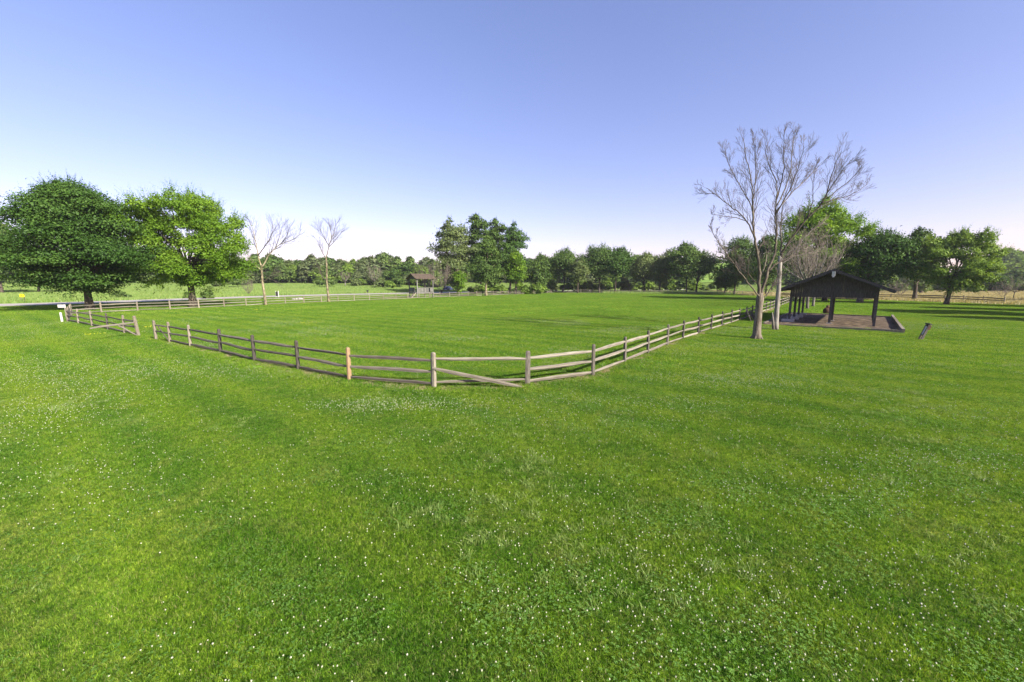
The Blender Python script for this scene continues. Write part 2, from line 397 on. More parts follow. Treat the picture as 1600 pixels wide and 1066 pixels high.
# ------------------------------------------------------------------ fences
def post_mesh(i, mat, h=1.13):
    r = random.Random(100+i); mb = MB(); n = 7
    w, d = 0.075*r.uniform(0.9, 1.12), 0.062*r.uniform(0.9, 1.1)
    prof = [(0 - 0.12, 1.04), (0.35, 1.0), (0.8, 0.97), (h-0.05, 0.93), (h, 0.66)]
    jit = [r.uniform(0.88, 1.12) for _ in range(n)]
    for z, s in prof:
        zz = z + (r.uniform(-0.01, 0.01))
        for k in range(n):
            a = 2*math.pi*k/n
            c, q = math.cos(a), math.sin(a)
            sq = 1/max(abs(c), abs(q))**0.6
            mb.v.append((w*c*s*sq*jit[k], d*q*s*sq*jit[k], zz))
    for j in range(len(prof)-1):
        for k in range(n):
            a = j*n+k; b = j*n+(k+1) % n; mb.f.append((a, b, b+n, a+n))
    mb.f.append(tuple((len(prof)-1)*n+k for k in range(n)))
    return mb.mesh('post', mat)
def rail_mesh(i, mat):
    r = random.Random(300+i); mb = MB(); n = 5; rings = 6
    ph = r.uniform(0, 6); amp = r.uniform(0.004, 0.016); jit = [r.uniform(0.8, 1.2) for _ in range(n)]
    for j in range(rings):
        x = -0.5 + j/(rings-1)
        s = 0.6 if j in (0, rings-1) else r.uniform(0.9, 1.12)
        oz = amp*math.sin(ph+x*6) if 0 < j < rings-1 else 0; oy = 0.8*amp*math.cos(ph*2+x*5) if 0 < j < rings-1 else 0
        for k in range(n):
            a = 2*math.pi*k/n + 0.5
            mb.v.append((x, oy + 0.036*math.cos(a)*s*jit[k], oz + 0.056*math.sin(a)*s*jit[k]))
    for j in range(rings-1):
        for k in range(n):
            a = j*n+k; b = j*n+(k+1) % n; mb.f.append((a, a+n, b+n, b))
    mb.f.append(tuple(range(n))); mb.f.append(tuple((rings-1)*n+k for k in reversed(range(n))))
    return mb.mesh('rail', mat)
POSTS = {k: [post_mesh(i, M[k]) for i in range(4)] for k in ('weathered_post', 'pale_post', 'new_post')}
RAILS = {k: [rail_mesh(i, M[k]) for i in range(6)] for k in ('weathered_wood', 'pale_rail')}
rf = random.Random(11)
def put_post(parent, p, kind='weathered_post', lean=0.02, s=1.0, az=0, tilt=None):
    o = mobj('post', rf.choice(POSTS[kind]), parent)
    o.location = Vector(p) - parent.location
    o.rotation_euler = tilt if tilt else (rf.uniform(-lean, lean), rf.uniform(-lean, lean), az + rf.uniform(-0.2, 0.2))
    o.scale = (1, 1, s); return o
def put_rail(parent, a, b, kind='weathered_wood', th=1.0, over=0.05, name='rail'):
    a = Vector(a); b = Vector(b); d = b-a; L = d.length; d.normalize()
    o = mobj(name, rf.choice(RAILS[kind]), parent)
    o.location = (a+b)/2 - parent.location
    o.rotation_euler = d.to_track_quat('X', 'Z').to_euler(); o.rotation_euler.rotate_axis('X', rf.choice((0, math.pi)) + rf.uniform(-0.3, 0.3))
    o.scale = (L+2*over, th, th); return o
HTS = (0.90, 0.53, 0.15)
def fence_run(parent, pts, pk, rk, hts=HTS, skip=(), sag=0.03, posts_kinds=None, s=1.0, th=1.0):
    n = len(pts)
    for i, p in enumerate(pts):
        q = Vector((p.x, p.y, hh(p.x, p.y)))
        nx_ = pts[min(i+1, n-1)]-pts[max(i-1, 0)]; az = math.atan2(nx_.y, nx_.x)
        kind = (posts_kinds or {}).get(i, pk(i) if callable(pk) else pk)
        put_post(parent, q, kind, az=az, s=s*rf.uniform(0.96, 1.03))
    for i in range(n-1):
        if i in skip: continue
        a = pts[i]; b = pts[i+1]
        za, zb = hh(a.x, a.y), hh(b.x, b.y)
        for h in hts:
            j1, j2 = rf.uniform(-sag, sag), rf.uniform(-sag, sag)
            put_rail(parent, (a.x, a.y, za+h+j1), (b.x, b.y, zb+h+j2), rk(i) if callable(rk) else rk, th*rf.uniform(0.85, 1.15))

# near fence: left side, cut corner, long right side
near_left = [gp(244, 532), gp(266, 535.5), gp(298, 542.5), gp(345, 552.5), gp(398, 566), gp(466, 579), gp(546, 596), gp(678, 607)]
corner2 = gp(824, 602)
right_a = [gp(926, 588), gp(976, 568), gp(1012, 553.5)]
r_end = Vector((61.0, 84.5, 0))
# blend the right side into one straight run from the last hand-placed post
right_b = resample([right_a[-1], gp(1065, 531.5), gp(1119, 513.6), gp(1155, 501.6), Vector((31.5, 48.5, 0)), r_end], 2.95)[1:]
nf = tag(empty('split_rail_fence', near_left[0]), 'weathered split rail fence along the near corner and right side of the paddock', 'fence')
kinds = {5: 'weathered_post', 6: 'new_post', 7: 'pale_post'}
L = near_left
for i, p in enumerate(L):
    az = math.atan2((L[min(i+1, 7)]-L[max(i-1, 0)]).y, (L[min(i+1, 7)]-L[max(i-1, 0)]).x)
    o = put_post(nf, p, {6: 'new_post', 7: 'pale_post'}.get(i, 'pale_post' if i in (0, 1, 2) else 'weathered_post'), az=az, s=1.02)
    if i == 6: o['label'] = 'newer orange tan post'
for i in range(1, 7):
    for h in HTS:
        put_rail(nf, L[i]+Vector((0, 0, h+rf.uniform(-.02, .02))), L[i+1]+Vector((0, 0, h+rf.uniform(-.02, .02))), 'weathered_wood')
for h in (0.9, 0.55):
    put_rail(nf, L[0]+Vector((0, 0, h)), L[1]+Vector((0, 0, h-.03)), 'weathered_wood', 0.8)
put_rail(nf, L[0].lerp(L[1], 0.25)+Vector((0, 0, 0.88)), L[1]+Vector((-.05, -.05, 0.12)), 'weathered_wood', 0.8, name='brace')
# cut corner panel with the fallen middle rail
put_post(nf, corner2, 'weathered_post', s=1.0, az=0.1)
put_rail(nf, L[7]+Vector((0, 0, .95)), corner2+Vector((0, 0, .86)), 'pale_rail', 1.15)
put_rail(nf, L[7]+Vector((0, 0, .2)), corner2+Vector((0, 0, .2)), 'pale_rail', 0.9)
dr = put_rail(nf, L[7]+Vector((0.03, -.07, .66)), gp(817, 607.5)+Vector((0, -.02, .05)), 'pale_rail', 1.1)
dr['label'] = 'fallen middle rail slanting to the ground'
seq = [corner2] + right_a + right_b
fence_run(nf, seq[1:], 'weathered_post', lambda i: 'pale_rail')
for h in HTS:
    put_rail(nf, corner2+Vector((0, 0, h)), right_a[0]+Vector((0, 0, h)), 'pale_rail', 1.15)

# short fence left of the gap
short = [gp(106, 503), gp(123, 505.6), gp(144.5, 510), gp(169, 515.5), gp(195, 521), gp(217, 525)]
sf = tag(empty('split_rail_fence', short[0]), 'short split rail fence left of the gap, ending in a leaning braced post', 'fence')
for i, p in enumerate(short):
    if i < 5: put_post(sf, p, 'pale_post' if i != 3 else 'weathered_post', az=-0.6, s=1.05)
    if i < 5:
        for h in HTS:
            put_rail(sf, p+Vector((0, 0, h+.02)), short[i+1]+Vector((0, 0, h-.02)), 'weathered_wood')
e = put_post(sf, short[5], 'pale_post', s=1.12, tilt=(0.03, -0.07, 0.3)); e['label'] = 'leaning pale end post'
# open gate: rail swung out over the lawn with a brace
gt = tag(empty('rail_gate', short[5]+Vector((0, -0.12, 0))), 'open pale rail gate swung out over the lawn with a diagonal brace', 'gate')
ga = short[5]+Vector((-0.05, -0.12, 0.86)); gb = Vector((-23.2, 21.8, 0.78))
put_rail(gt, ga, gb, 'pale_rail', 0.9)
put_rail(gt, short[5]+Vector((0.02, -0.2, 0.1)), ga.lerp(gb, 0.42)-Vector((0, 0, 0.03)), 'pale_rail', 0.95, name='brace')

# far fence along the road, round the back to the far corner
back = [gp(870, 457.2), gp(964, 458.3), gp(1080, 459.3), gp(1180, 461)]
farpath = smooth_path([(p.x, p.y) for p in far_pts[2:]] + [(p.x, p.y) for p in back[1:]], 3.0, 2)
ff = tag(empty('split_rail_fence', far_pts[0]), 'long pale split rail fence curving along the road and the back of the paddock', 'fence')
fr = [far_pts[0], far_pts[0].lerp(far_pts[1], .33), far_pts[0].lerp(far_pts[1], .67), far_pts[1]] + farpath
fence_run(ff, fr[1:], lambda i: 'pale_post' if i < 70 else 'weathered_post', lambda i: 'pale_rail' if i < 70 else 'weathered_wood', hts=(0.86, 0.5, 0.13), s=1.0)
for h in (0.86, 0.5, 0.13):
    put_rail(ff, fr[0]+Vector((0, 0.1, h)), fr[1]+Vector((0, 0, h)), 'pale_rail')
# right-hand fence behind the shelter
rpts = resample([gp(1218, 464), gp(1290, 465.5), gp(1370, 467.3), gp(1480, 470.5), gp(1568, 475.5)], 3.6)
rfn = tag(empty('split_rail_fence', rpts[0]), 'dark low rail fence behind the shelter at the edge of the dry meadow', 'fence')
fence_run(rfn, rpts, lambda i: 'pale_post' if i > len(rpts)-8 else 'weathered_post', lambda i: 'weathered_wood', hts=(0.85, 0.55, 0.25), s=1.05, th=1.6)

# bare soil and dead grass under the near fence
soil_paths = [[near_left[1], *near_left[2:], corner2, *right_a, *right_b[:16]]]
for sp_ in soil_paths:
    path = resample([(p.x, p.y) for p in sp_], 0.5)
    tag(strip('fence_line_soil', path, -0.22, 0.17, 0.012, M['straw_soil'], 0.09, 5), kind='structure')
soil_path = path

# ------------------------------------------------------------------ grass by geometry nodes (uncountable ground cover)
STORE = bpy.data.collections.new('grass_sources')
def blade_tile(name, n, radius, h, w, seed, mat, lean=0.45, curl=True):
    r = np.random.default_rng(seed)
    a = r.uniform(0, 2*np.pi, n); rr = radius*np.sqrt(r.uniform(0, 1, n))
    bx, by = rr*np.cos(a), rr*np.sin(a)
    hgt = h*r.uniform(0.45, 1.25, n)*(0.75+0.5*vnoise(bx+50, by+50, radius*0.35, seed))
    yaw = r.uniform(0, 2*np.pi, n); ln = np.abs(r.normal(0, lean, n)); la = r.uniform(0, 2*np.pi, n)
    ww = w*r.uniform(0.6, 1.3, n)
    ux, uy = np.cos(yaw)*ww/2, np.sin(yaw)*ww/2
    mx, my = bx+np.cos(la)*ln*hgt*0.45, by+np.sin(la)*ln*hgt*0.45
    tx, ty = bx+np.cos(la)*ln*hgt*1.3, by+np.sin(la)*ln*hgt*1.3
    zb = np.full(n, -0.01)
    z1 = hgt*0.6; z2 = hgt/np.sqrt(1+ln**2*0.8)
    V = np.stack([np.stack([bx-ux, by-uy, zb], 1), np.stack([bx+ux, by+uy, zb], 1),
                  np.stack([mx+ux*.8, my+uy*.8, z1], 1), np.stack([mx-ux*.8, my-uy*.8, z1], 1),
                  np.stack([tx, ty, z2], 1)], 1).reshape(-1, 3)
    b = np.arange(n)*5
    f3 = []
    tri = np.concatenate([np.stack([b, b+1, b+2], 1), np.stack([b, b+2, b+3], 1), np.stack([b+3, b+2, b+4], 1)])
    at = np.tile(r.uniform(0, 1, n), 3)
    me = np_mesh(name, V, tri, mat, at)
    o = bpy.data.objects.new(name, me); return o
def clover_tile(name, n, radius, seed, mat):
    r = np.random.default_rng(seed); mb = MB(); at = []
    for i in range(n):
        a = r.uniform(0, 6.28); rr = radius*math.sqrt(r.uniform()); cx, cy = rr*math.cos(a), rr*math.sin(a)
        z = r.uniform(0.045, 0.09); y0 = r.uniform(0, 6.28); s = r.uniform(0.006, 0.0105); v = r.uniform()
        for k in range(3):
            an = y0+k*2.094; d = Vector((math.cos(an), math.sin(an), r.uniform(-.2, .4))); p = Vector((cx, cy, z)); q = Vector((-d.y, d.x, 0))
            b = len(mb.v)
            for w_ in (p, p+d*s*0.9+q*s*0.7, p+d*s*1.7, p+d*s*0.9-q*s*0.7): mb.v.append(tuple(w_))
            mb.f.append((b, b+1, b+2, b+3)); at.append(v)
    V = np.array(mb.v); Fc = np.array(mb.f)
    return bpy.data.objects.new(name, np_mesh(name, V, Fc, mat, np.array(at)))
def scatter(name, kind_objs, P, rot, scl, idx, label=None, tiltable=False):
    """one object: instances of kind_objs on points, by geometry nodes"""
    col = bpy.data.collections.new(name+'_src')
    for o in kind_objs: col.objects.link(o)
    me = bpy.data.meshes.new(name); me.vertices.add(len(P)); me.vertices.foreach_set('co', P.astype(np.float32).ravel())
    a = me.attributes.new('prot', 'FLOAT_VECTOR', 'POINT'); a.data.foreach_set('vector', rot.astype(np.float32).ravel())
    a = me.attributes.new('pscl', 'FLOAT_VECTOR', 'POINT'); a.data.foreach_set('vector', scl.astype(np.float32).ravel())
    a = me.attributes.new('pidx', 'INT', 'POINT'); a.data.foreach_set('value', idx.astype(np.int32))
    o = mobj(name, me)
    g = bpy.data.node_groups.new(name, 'GeometryNodeTree')
    g.interface.new_socket('Geometry', in_out='INPUT', socket_type='NodeSocketGeometry')
    g.interface.new_socket('Geometry', in_out='OUTPUT', socket_type='NodeSocketGeometry')
    gi = g.nodes.new('NodeGroupInput'); go = g.nodes.new('NodeGroupOutput')
    ip = g.nodes.new('GeometryNodeInstanceOnPoints'); ci = g.nodes.new('GeometryNodeCollectionInfo')
    ci.inputs['Collection'].default_value = col; ci.inputs['Separate Children'].default_value = True; ci.inputs['Reset Children'].default_value = True
    ip.inputs['Pick Instance'].default_value = True
    def na(nm, t):
        n = g.nodes.new('GeometryNodeInputNamedAttribute'); n.data_type = t; n.inputs['Name'].default_value = nm
        return n.outputs['Attribute']
    e2r = g.nodes.new('FunctionNodeEulerToRotation')
    g.links.new(na('prot', 'FLOAT_VECTOR'), e2r.inputs[0]); g.links.new(e2r.outputs[0], ip.inputs['Rotation'])
    g.links.new(na('pscl', 'FLOAT_VECTOR'), ip.inputs['Scale']); g.links.new(na('pidx', 'INT'), ip.inputs['Instance Index'])
    g.links.new(gi.outputs[0], ip.inputs['Points']); g.links.new(ci.outputs[0], ip.inputs['Instance']); g.links.new(ip.outputs[0], go.inputs[0])
    md = o.modifiers.new('scatter', 'NODES'); md.node_group = g
    o['kind'] = 'stuff'
    return o
rpx = np.array([p.x for p in rp]); rpy = np.array([p.y for p in rp])
def road_dist(x, y):
    out = np.empty(len(x))
    for k in range(0, len(x), 4000):
        out[k:k+4000] = np.sqrt(np.min((x[k:k+4000, None]-rpx[None])**2 + (y[k:k+4000, None]-rpy[None])**2, 1))
    return out
def wedge_points(y0, y1, step, r, k=1.42, back=1.5):
    xs_, ys_ = [], []
    X = np.arange(-k*y1-3, k*y1+3, step); Y = np.arange(0.5, y1, step)
    gx, gy = np.meshgrid(X, Y); gx = gx.ravel()+r.uniform(-.5, .5, gx.size)*step; gy = gy.ravel()+r.uniform(-.5, .5, gy.size)*step
    d = gy
    m = (np.abs(gx) < k*gy+3) & (d >= y0) & (d < y1)
    return gx[m], gy[m]

# shelter frame: u runs along the gable, v away from the camera
UA, UB = 0.749, 0.6626
U = Vector((UA, -UB, 0)); Vv = Vector((UB, UA, 0))
PAD = (-5.9, 1.95, 36.2, 51.2)   # u0,u1,v0,v1 of the dirt pad
def in_pad(x, y, m=0.0):
    u = x*UA - y*UB; v = x*UB+y*UA
    return (u > PAD[0]-m) & (u < PAD[1]+m) & (v > PAD[2]-m) & (v < PAD[3]+m)
sx_ = np.array([p.x for p in soil_path]); sy_ = np.array([p.y for p in soil_path])
def near_soil(x, y, d):
    out = np.zeros(x.shape, bool)
    cand = np.where((x > sx_.min()-1) & (x < sx_.max()+1) & (y > sy_.min()-1) & (y < sy_.max()+1))[0]
    for k in range(0, len(cand), 4000):
        c = cand[k:k+4000]
        dd = np.min((x[c, None]-sx_[None])**2 + (y[c, None]-sy_[None])**2, 1); out[c] = dd < d*d
    return out
def scatter_tiles(name, objs, x, y, seed, zs=(0.8, 1.25), rotmax=0.0):
    r = np.random.default_rng(seed); n = len(x)
    z = height(x, y); P = np.stack([x, y, z], 1)
    rot = np.stack([np.zeros(n), np.zeros(n), r.uniform(0, 6.283, n)], 1)
    hvar = (zs[0] + (zs[1]-zs[0])*vnoise(x, y, 1.7, seed))
    s = r.uniform(0.92, 1.08, n)
    return scatter(name, objs, P, rot, np.stack([s, s, hvar*r.uniform(0.9, 1.1, n)], 1), r.integers(0, len(objs), n))
r0 = np.random.default_rng(3)
A = [blade_tile('near_turf', 2600, 0.42, 0.05, 0.0040, 40+i, M['blade'], 0.95) for i in range(5)]
x, y = wedge_points(2.0, 15.0, 0.34, r0); keep = ~near_soil(x, y, 0.36) & ~in_pad(x, y)
scatter_tiles('lawn_grass', A, x[keep], y[keep], 1)
B = [blade_tile('mid_turf', 2600, 0.9, 0.052, 0.010, 60+i, M['blade'], 0.9) for i in range(4)]
x, y = wedge_points(14.7, 42, 0.8, r0); keep = ~near_soil(x, y, 0.75) & ~in_pad(x, y, 0.55) & lawn_mask(x, y)
scatter_tiles('lawn_grass', B, x[keep], y[keep], 2)
Cc = [blade_tile('far_turf', 2200, 2.0, 0.055, 0.028, 80+i, M['blade'], 0.9) for i in range(4)]
x, y = wedge_points(41, 150, 2.0, r0); keep = lawn_mask(x, y) & ~in_pad(x, y, 1.9) & (road_dist(x, y) > 7.2)
scatter_tiles('lawn_grass', Cc, x[keep], y[keep], 3)
# small fill tufts round the fence soil and the pad edge
S_ = [blade_tile('edge_turf', 260, 0.2, 0.1, 0.007, 90+i, M['blade']) for i in range(3)]
ex, ey = [], []
for p in soil_path:
    if p.length > 50: continue
    for _ in range(12):
        a_ = random.uniform(0.3, 0.85)*random.choice((-1, 1)); t_ = random.uniform(-.3, .3)
        i = random.random()
        # normal from the nearest neighbours
        ex.append(p.x + (p.x*0)+random.uniform(-.85, .85)); ey.append(p.y+random.uniform(-.85, .85))
for o_ in nf.children:
    if o_.name.startswith('post'):
        w_p = o_.location + nf.location
        if w_p.length < 50:
            for _ in range(7): ex.append(w_p.x+random.gauss(0, .09)); ey.append(w_p.y+random.gauss(0, .09))
ex = np.array(ex); ey = np.array(ey); kk = ~near_soil(ex, ey, 0.19) | (np.random.default_rng(3).uniform(0, 1, len(ex)) < .3); scatter_tiles('lawn_grass', S_, ex[kk], ey[kk], 4)
cnt = 3000
pu = np.random.default_rng(9).uniform(-7.9, 3.9, cnt); pv = np.random.default_rng(10).uniform(34, 53, cnt)
px_ = pu*UA+pv*UB; py_ = pv*UA-pu*UB; kk = ~in_pad(px_, py_, 0.15)
scatter_tiles('lawn_grass', S_, px_[kk], py_[kk], 6)
CT = [blade_tile('coarse_tuft', 70, 0.09, 0.11, 0.007, 170+i, M['meadow_blade'], 0.8) for i in range(3)]
rr_ = np.random.default_rng(55); x = rr_.uniform(-24, 24, 5200); y = rr_.uniform(2.5, 17, 5200)
kk = (np.abs(x) < 1.42*y) & ((vnoise(x, y, 1.3, 91) > 0.72) | (gauss(x, y, 6.0, 4.6, .9, .6) > .35)) & ~near_soil(x, y, 0.3)
scatter_tiles('coarse_grass', CT, x[kk], y[kk], 9, (0.5, 1.1))
# straw tufts on the fence line
D_ = [blade_tile('straw_tuft', 60, 0.16, 0.07, 0.008, 120+i, M['dry_blade'], 0.8) for i in range(3)]
x = np.repeat(sx_, 7)+np.random.default_rng(1).uniform(-.33, .33, len(sx_)*7); y = np.repeat(sy_, 7)+np.random.default_rng(2).uniform(-.33, .33, len(sx_)*7)
scatter_tiles('dead_grass', D_, x, y, 5, (0.6, 1.3))
# meadow
Mt = [blade_tile('meadow_tuft', 500, 2.6, 0.42, 0.07, 140+i, M['meadow_blade'], 0.3) for i in range(4)]
x, y = wedge_points(45, 235, 2.6, r0, 1.5); dm = (x > 20) & (x/y > 0.45+0.3*vnoise(x, y, 14, 3)) & (y < np.where(x/y < .75, 150, 200))
keep = (~lawn_mask(x, y)) & (road_dist(x, y) > 7.4) & ~dm
scatter_tiles('meadow_grass', Mt, x[keep], y[keep], 7, (0.5, 1.5))
Dt = [blade_tile('dry_tuft', 500, 2.6, 0.4, 0.07, 150+i, M['dry_blade'], 0.3) for i in range(3)]
keep = (~lawn_mask(x, y)) & dm
scatter_tiles('dry_meadow_grass', Dt, x[keep], y[keep], 8, (0.5, 1.5))

# clover: flower heads and leaf patches
def clover_density(x, y):
    d = np.clip((vnoise(x, y, 2.6, 21)-0.52)*3.2, 0, 1)*np.clip((vnoise(x, y, 7.5, 22)-0.3)*2.2, 0, 1)
    d = d + 0.10*np.clip((vnoise(x, y, 1.0, 23)-0.35)*2, 0, 1)
    d = d + 1.6*gauss(x, y, -3.2, 10.3, 2.2, 0.5) + 0.9*gauss(x, y, 3.4, 10.6, 3.2, 0.5)*0.6 + 0.7*gauss(x, y, -10.5, 14.2, 4.0, 1.1)
    d = d + 0.4*gauss(x, y, -7.0, 6.2, 1.6, 1.6) + 0.6*gauss(x, y, 5.2, 6.0, 1.6, 0.45) + 0.7*gauss(x, y, 7.4, 6.9, 1.5, .4)
    d = d + 0.55*gauss(x, y, 1.8, 3.6, 2.6, 1.2) + 0.7*gauss(x, y, 12.6, 20.2, 3.5, .9)
    d = d*np.where((x < -1) & (y < 5.2), 0.35, 1.0)
    d = d*np.where(x < -4.5, 0.6, 1.0) + np.where((x > -2.5) & (y < 10), 0.10, 0)
    d = d*np.interp(y, [0, 16, 24, 40], [1, 1, .45, .25])
    return np.clip(d, 0, 1.4)
rc_ = np.random.default_rng(77)
nC = 560000
cy_ = 2.2 + 36*rc_.uniform(0, 1, nC)**1.0*np.ones(nC); cx_ = rc_.uniform(-1, 1, nC)*(1.42*cy_+1)
w_ = (1.42*cy_+1)/(1.42*38+1)
kp = rc_.uniform(0, 1, nC) < w_*clover_density(cx_, cy_)*1.0
kp &= ~near_soil(cx_, cy_, 0.35) & ~in_pad(cx_, cy_, 0.3)
cx_, cy_ = cx_[kp], cy_[kp]
def flower_head(name, mat, seed, r_=0.0088):
    r = random.Random(seed); mb = MB()
    mb.tube([(0, 0, 0), (0.004, 0, 0.045), (0.0, 0.003, 0.075)], [0.0016]*3, 3, False)
    n = 7; prof = [(-0.8, 0.55), (-0.2, 1.0), (0.4, 0.85), (0.85, 0.35)]
    b = len(mb.v)
    for z, s in prof:
        for k in range(n):
            a = 2*math.pi*k/n; j = r.uniform(0.8, 1.2)
            mb.v.append((r_*s*j*math.cos(a), r_*s*j*math.sin(a), 0.082+z*r_*0.95))
    for j in range(3):
        for k in range(n):
            q = b+j*n+k; w2 = b+j*n+(k+1) % n; mb.f.append((q, w2, w2+n, q+n))
    mb.f.append(tuple(b+3*n+k for k in range(n)))
    me = mb.mesh(name, mat); me.materials.append(M['clover_leaf'])
    for p in list(me.polygons)[:6]: p.material_index = 1
    return bpy.data.objects.new(name, me)
n = len(cx_)
print('clover heads', n)
sz = np.where(rc_.uniform(0, 1, n) < .35, 0.65, 0.95)*rc_.uniform(0.6, 1.05, n)*(1+0.012*cy_)
P = np.stack([cx_, cy_, np.zeros(n)], 1)
rot = np.stack([rc_.normal(0, .2, n), rc_.normal(0, .2, n), rc_.uniform(0, 6.28, n)], 1)
scatter('clover_flowers', [flower_head('clover_head', M['clover_white'], i) for i in range(3)], P, rot, np.stack([sz, sz, np.ones(n)*rc_.uniform(.75, 1.15, n)], 1), rc_.integers(0, 3, n))
# clover leaf mats
x, y = wedge_points(2.0, 17, 0.5, r0); dd_ = clover_density(x, y)
kk = (r0.uniform(0, 1, len(x)) < 0.12+dd_*0.45) & ~near_soil(x, y, 0.45)
scatter_tiles('clover_leaves', [clover_tile('clover_mat', 190, 0.4, 200+i, M['clover_leaf']) for i in range(3)], x[kk], y[kk], 31, (0.75, 1.15))
# a few yellow blooms
n = 60
gx_ = rc_.normal(0, 1, n); gy_ = rc_.normal(0, 1, n)
cen = [gp(148, 523), gp(300, 517), gp(480, 505), gp(405, 485), gp(230, 512)]
P = np.array([[cen[i % 5].x+gx_[i]*.35, cen[i % 5].y+gy_[i]*.3, 0] for i in range(n)])
scatter('yellow_weed_flowers', [flower_head('weed_head', M['dandelion'], 9, 0.017)], P, np.zeros((n, 3)), np.ones((n, 3)), np.zeros(n))

# ------------------------------------------------------------------ trees
def leaf_arrays(r, clumps, n, size, up=0.35, droop=0.0):
    C = np.array([c[:3] for c in clumps]); R = np.array([c[3:6] for c in clumps]); cv = np.array([c[6] for c in clumps])
    vol = R[:, 0]*R[:, 1]; pick = r.choice(len(C), n, p=vol/vol.sum())
    d = r.normal(0, 1, (n, 3)); d /= np.linalg.norm(d, axis=1, keepdims=True)
    d[:, 2] = np.where(d[:, 2] < -0.25, -d[:, 2]*0.6, d[:, 2])
    rad = (0.35+0.65*r.uniform(0, 1, n)**0.6)*(1+0.22*r.normal(0, 1, n)*(r.uniform(0, 1, n) < 0.3))
    pos = C[pick] + d*R[pick]*rad[:, None]
    nrm = d*0.9 + r.normal(0, 0.55, (n, 3)) + np.array([0, 0, up]); nrm /= np.linalg.norm(nrm, axis=1, keepdims=True)
    t = r.normal(0, 1, (n, 3)) + d*0.8 - np.array([0, 0, droop]); t -= nrm*np.sum(t*nrm, 1, keepdims=True); t /= np.linalg.norm(t, axis=1, keepdims=True)+1e-9
    b = np.cross(nrm, t); s = size*r.uniform(0.6, 1.35, n)[:, None]
    fold = nrm*s*0.16
    V = np.stack([pos - t*s*0.55, pos + b*s*0.36 + fold, pos + t*s*0.6, pos - b*s*0.36 + fold], 1).reshape(-1, 3)
    base = np.arange(n)*4
    Fa = np.stack([base, base+1, base+2, base+3], 1)
    val = np.clip(0.5*cv[pick] + 0.5*r.uniform(0, 1, n), 0, 1)
    return V, Fa, val
def sprig_arrays(r, clumps, centre, n, length, size, per=16, vup=0.5):
    """leafy shoots standing out of the crown's surface"""
    C = np.array([c[:3] for c in clumps]); R = np.array([c[3:6] for c in clumps]); cv = np.array([c[6] for c in clumps])
    pick = r.integers(0, len(C), n); out = C[pick]-centre; out /= np.linalg.norm(out, axis=1, keepdims=True)+1e-6
    d = out*0.8 + r.normal(0, .35, (n, 3)) + np.array([0, 0, vup]); d /= np.linalg.norm(d, axis=1, keepdims=True)
    st = C[pick] + d*R[pick]*0.75; ln = length*r.uniform(.4, 1.2, n)
    f = np.repeat(np.linspace(0, 1, per)[None], n, 0)
    base = (st[:, None] + d[:, None]*(f*ln[:, None])[..., None]).reshape(-1, 3)
    m = n*per; taper = (1.05-0.7*f).reshape(-1, 1)
    dd = np.repeat(d, per, 0); side = r.normal(0, 1, (m, 3)); side -= dd*np.sum(side*dd, 1, keepdims=True); side /= np.linalg.norm(side, axis=1, keepdims=True)
    t = dd*0.6+side; t /= np.linalg.norm(t, axis=1, keepdims=True)
    nrm = r.normal(0, .6, (m, 3))+np.array([0, 0, 1.0]); nrm -= t*np.sum(nrm*t, 1, keepdims=True); nrm /= np.linalg.norm(nrm, axis=1, keepdims=True)
    b = np.cross(nrm, t); s = size*r.uniform(.6, 1.2, (m, 1))*taper; pos = base + side*s*0.5
    V = np.stack([pos-t*s*.5, pos+b*s*.34+nrm*s*.12, pos+t*s*.6, pos-b*s*.34+nrm*s*.12], 1).reshape(-1, 3)
    i = np.arange(m)*4
    return V, np.stack([i, i+1, i+2, i+3], 1), np.clip(.5*np.repeat(cv[pick], per)+.55*r.uniform(0, 1, m), 0, 1)
def width_at(z, z0, pw):
    q = np.where(z > z0, (z-z0)/(1-z0), (z-z0)/(1+z0)); return np.maximum(0, 1-q*q)**(0.5*pw)
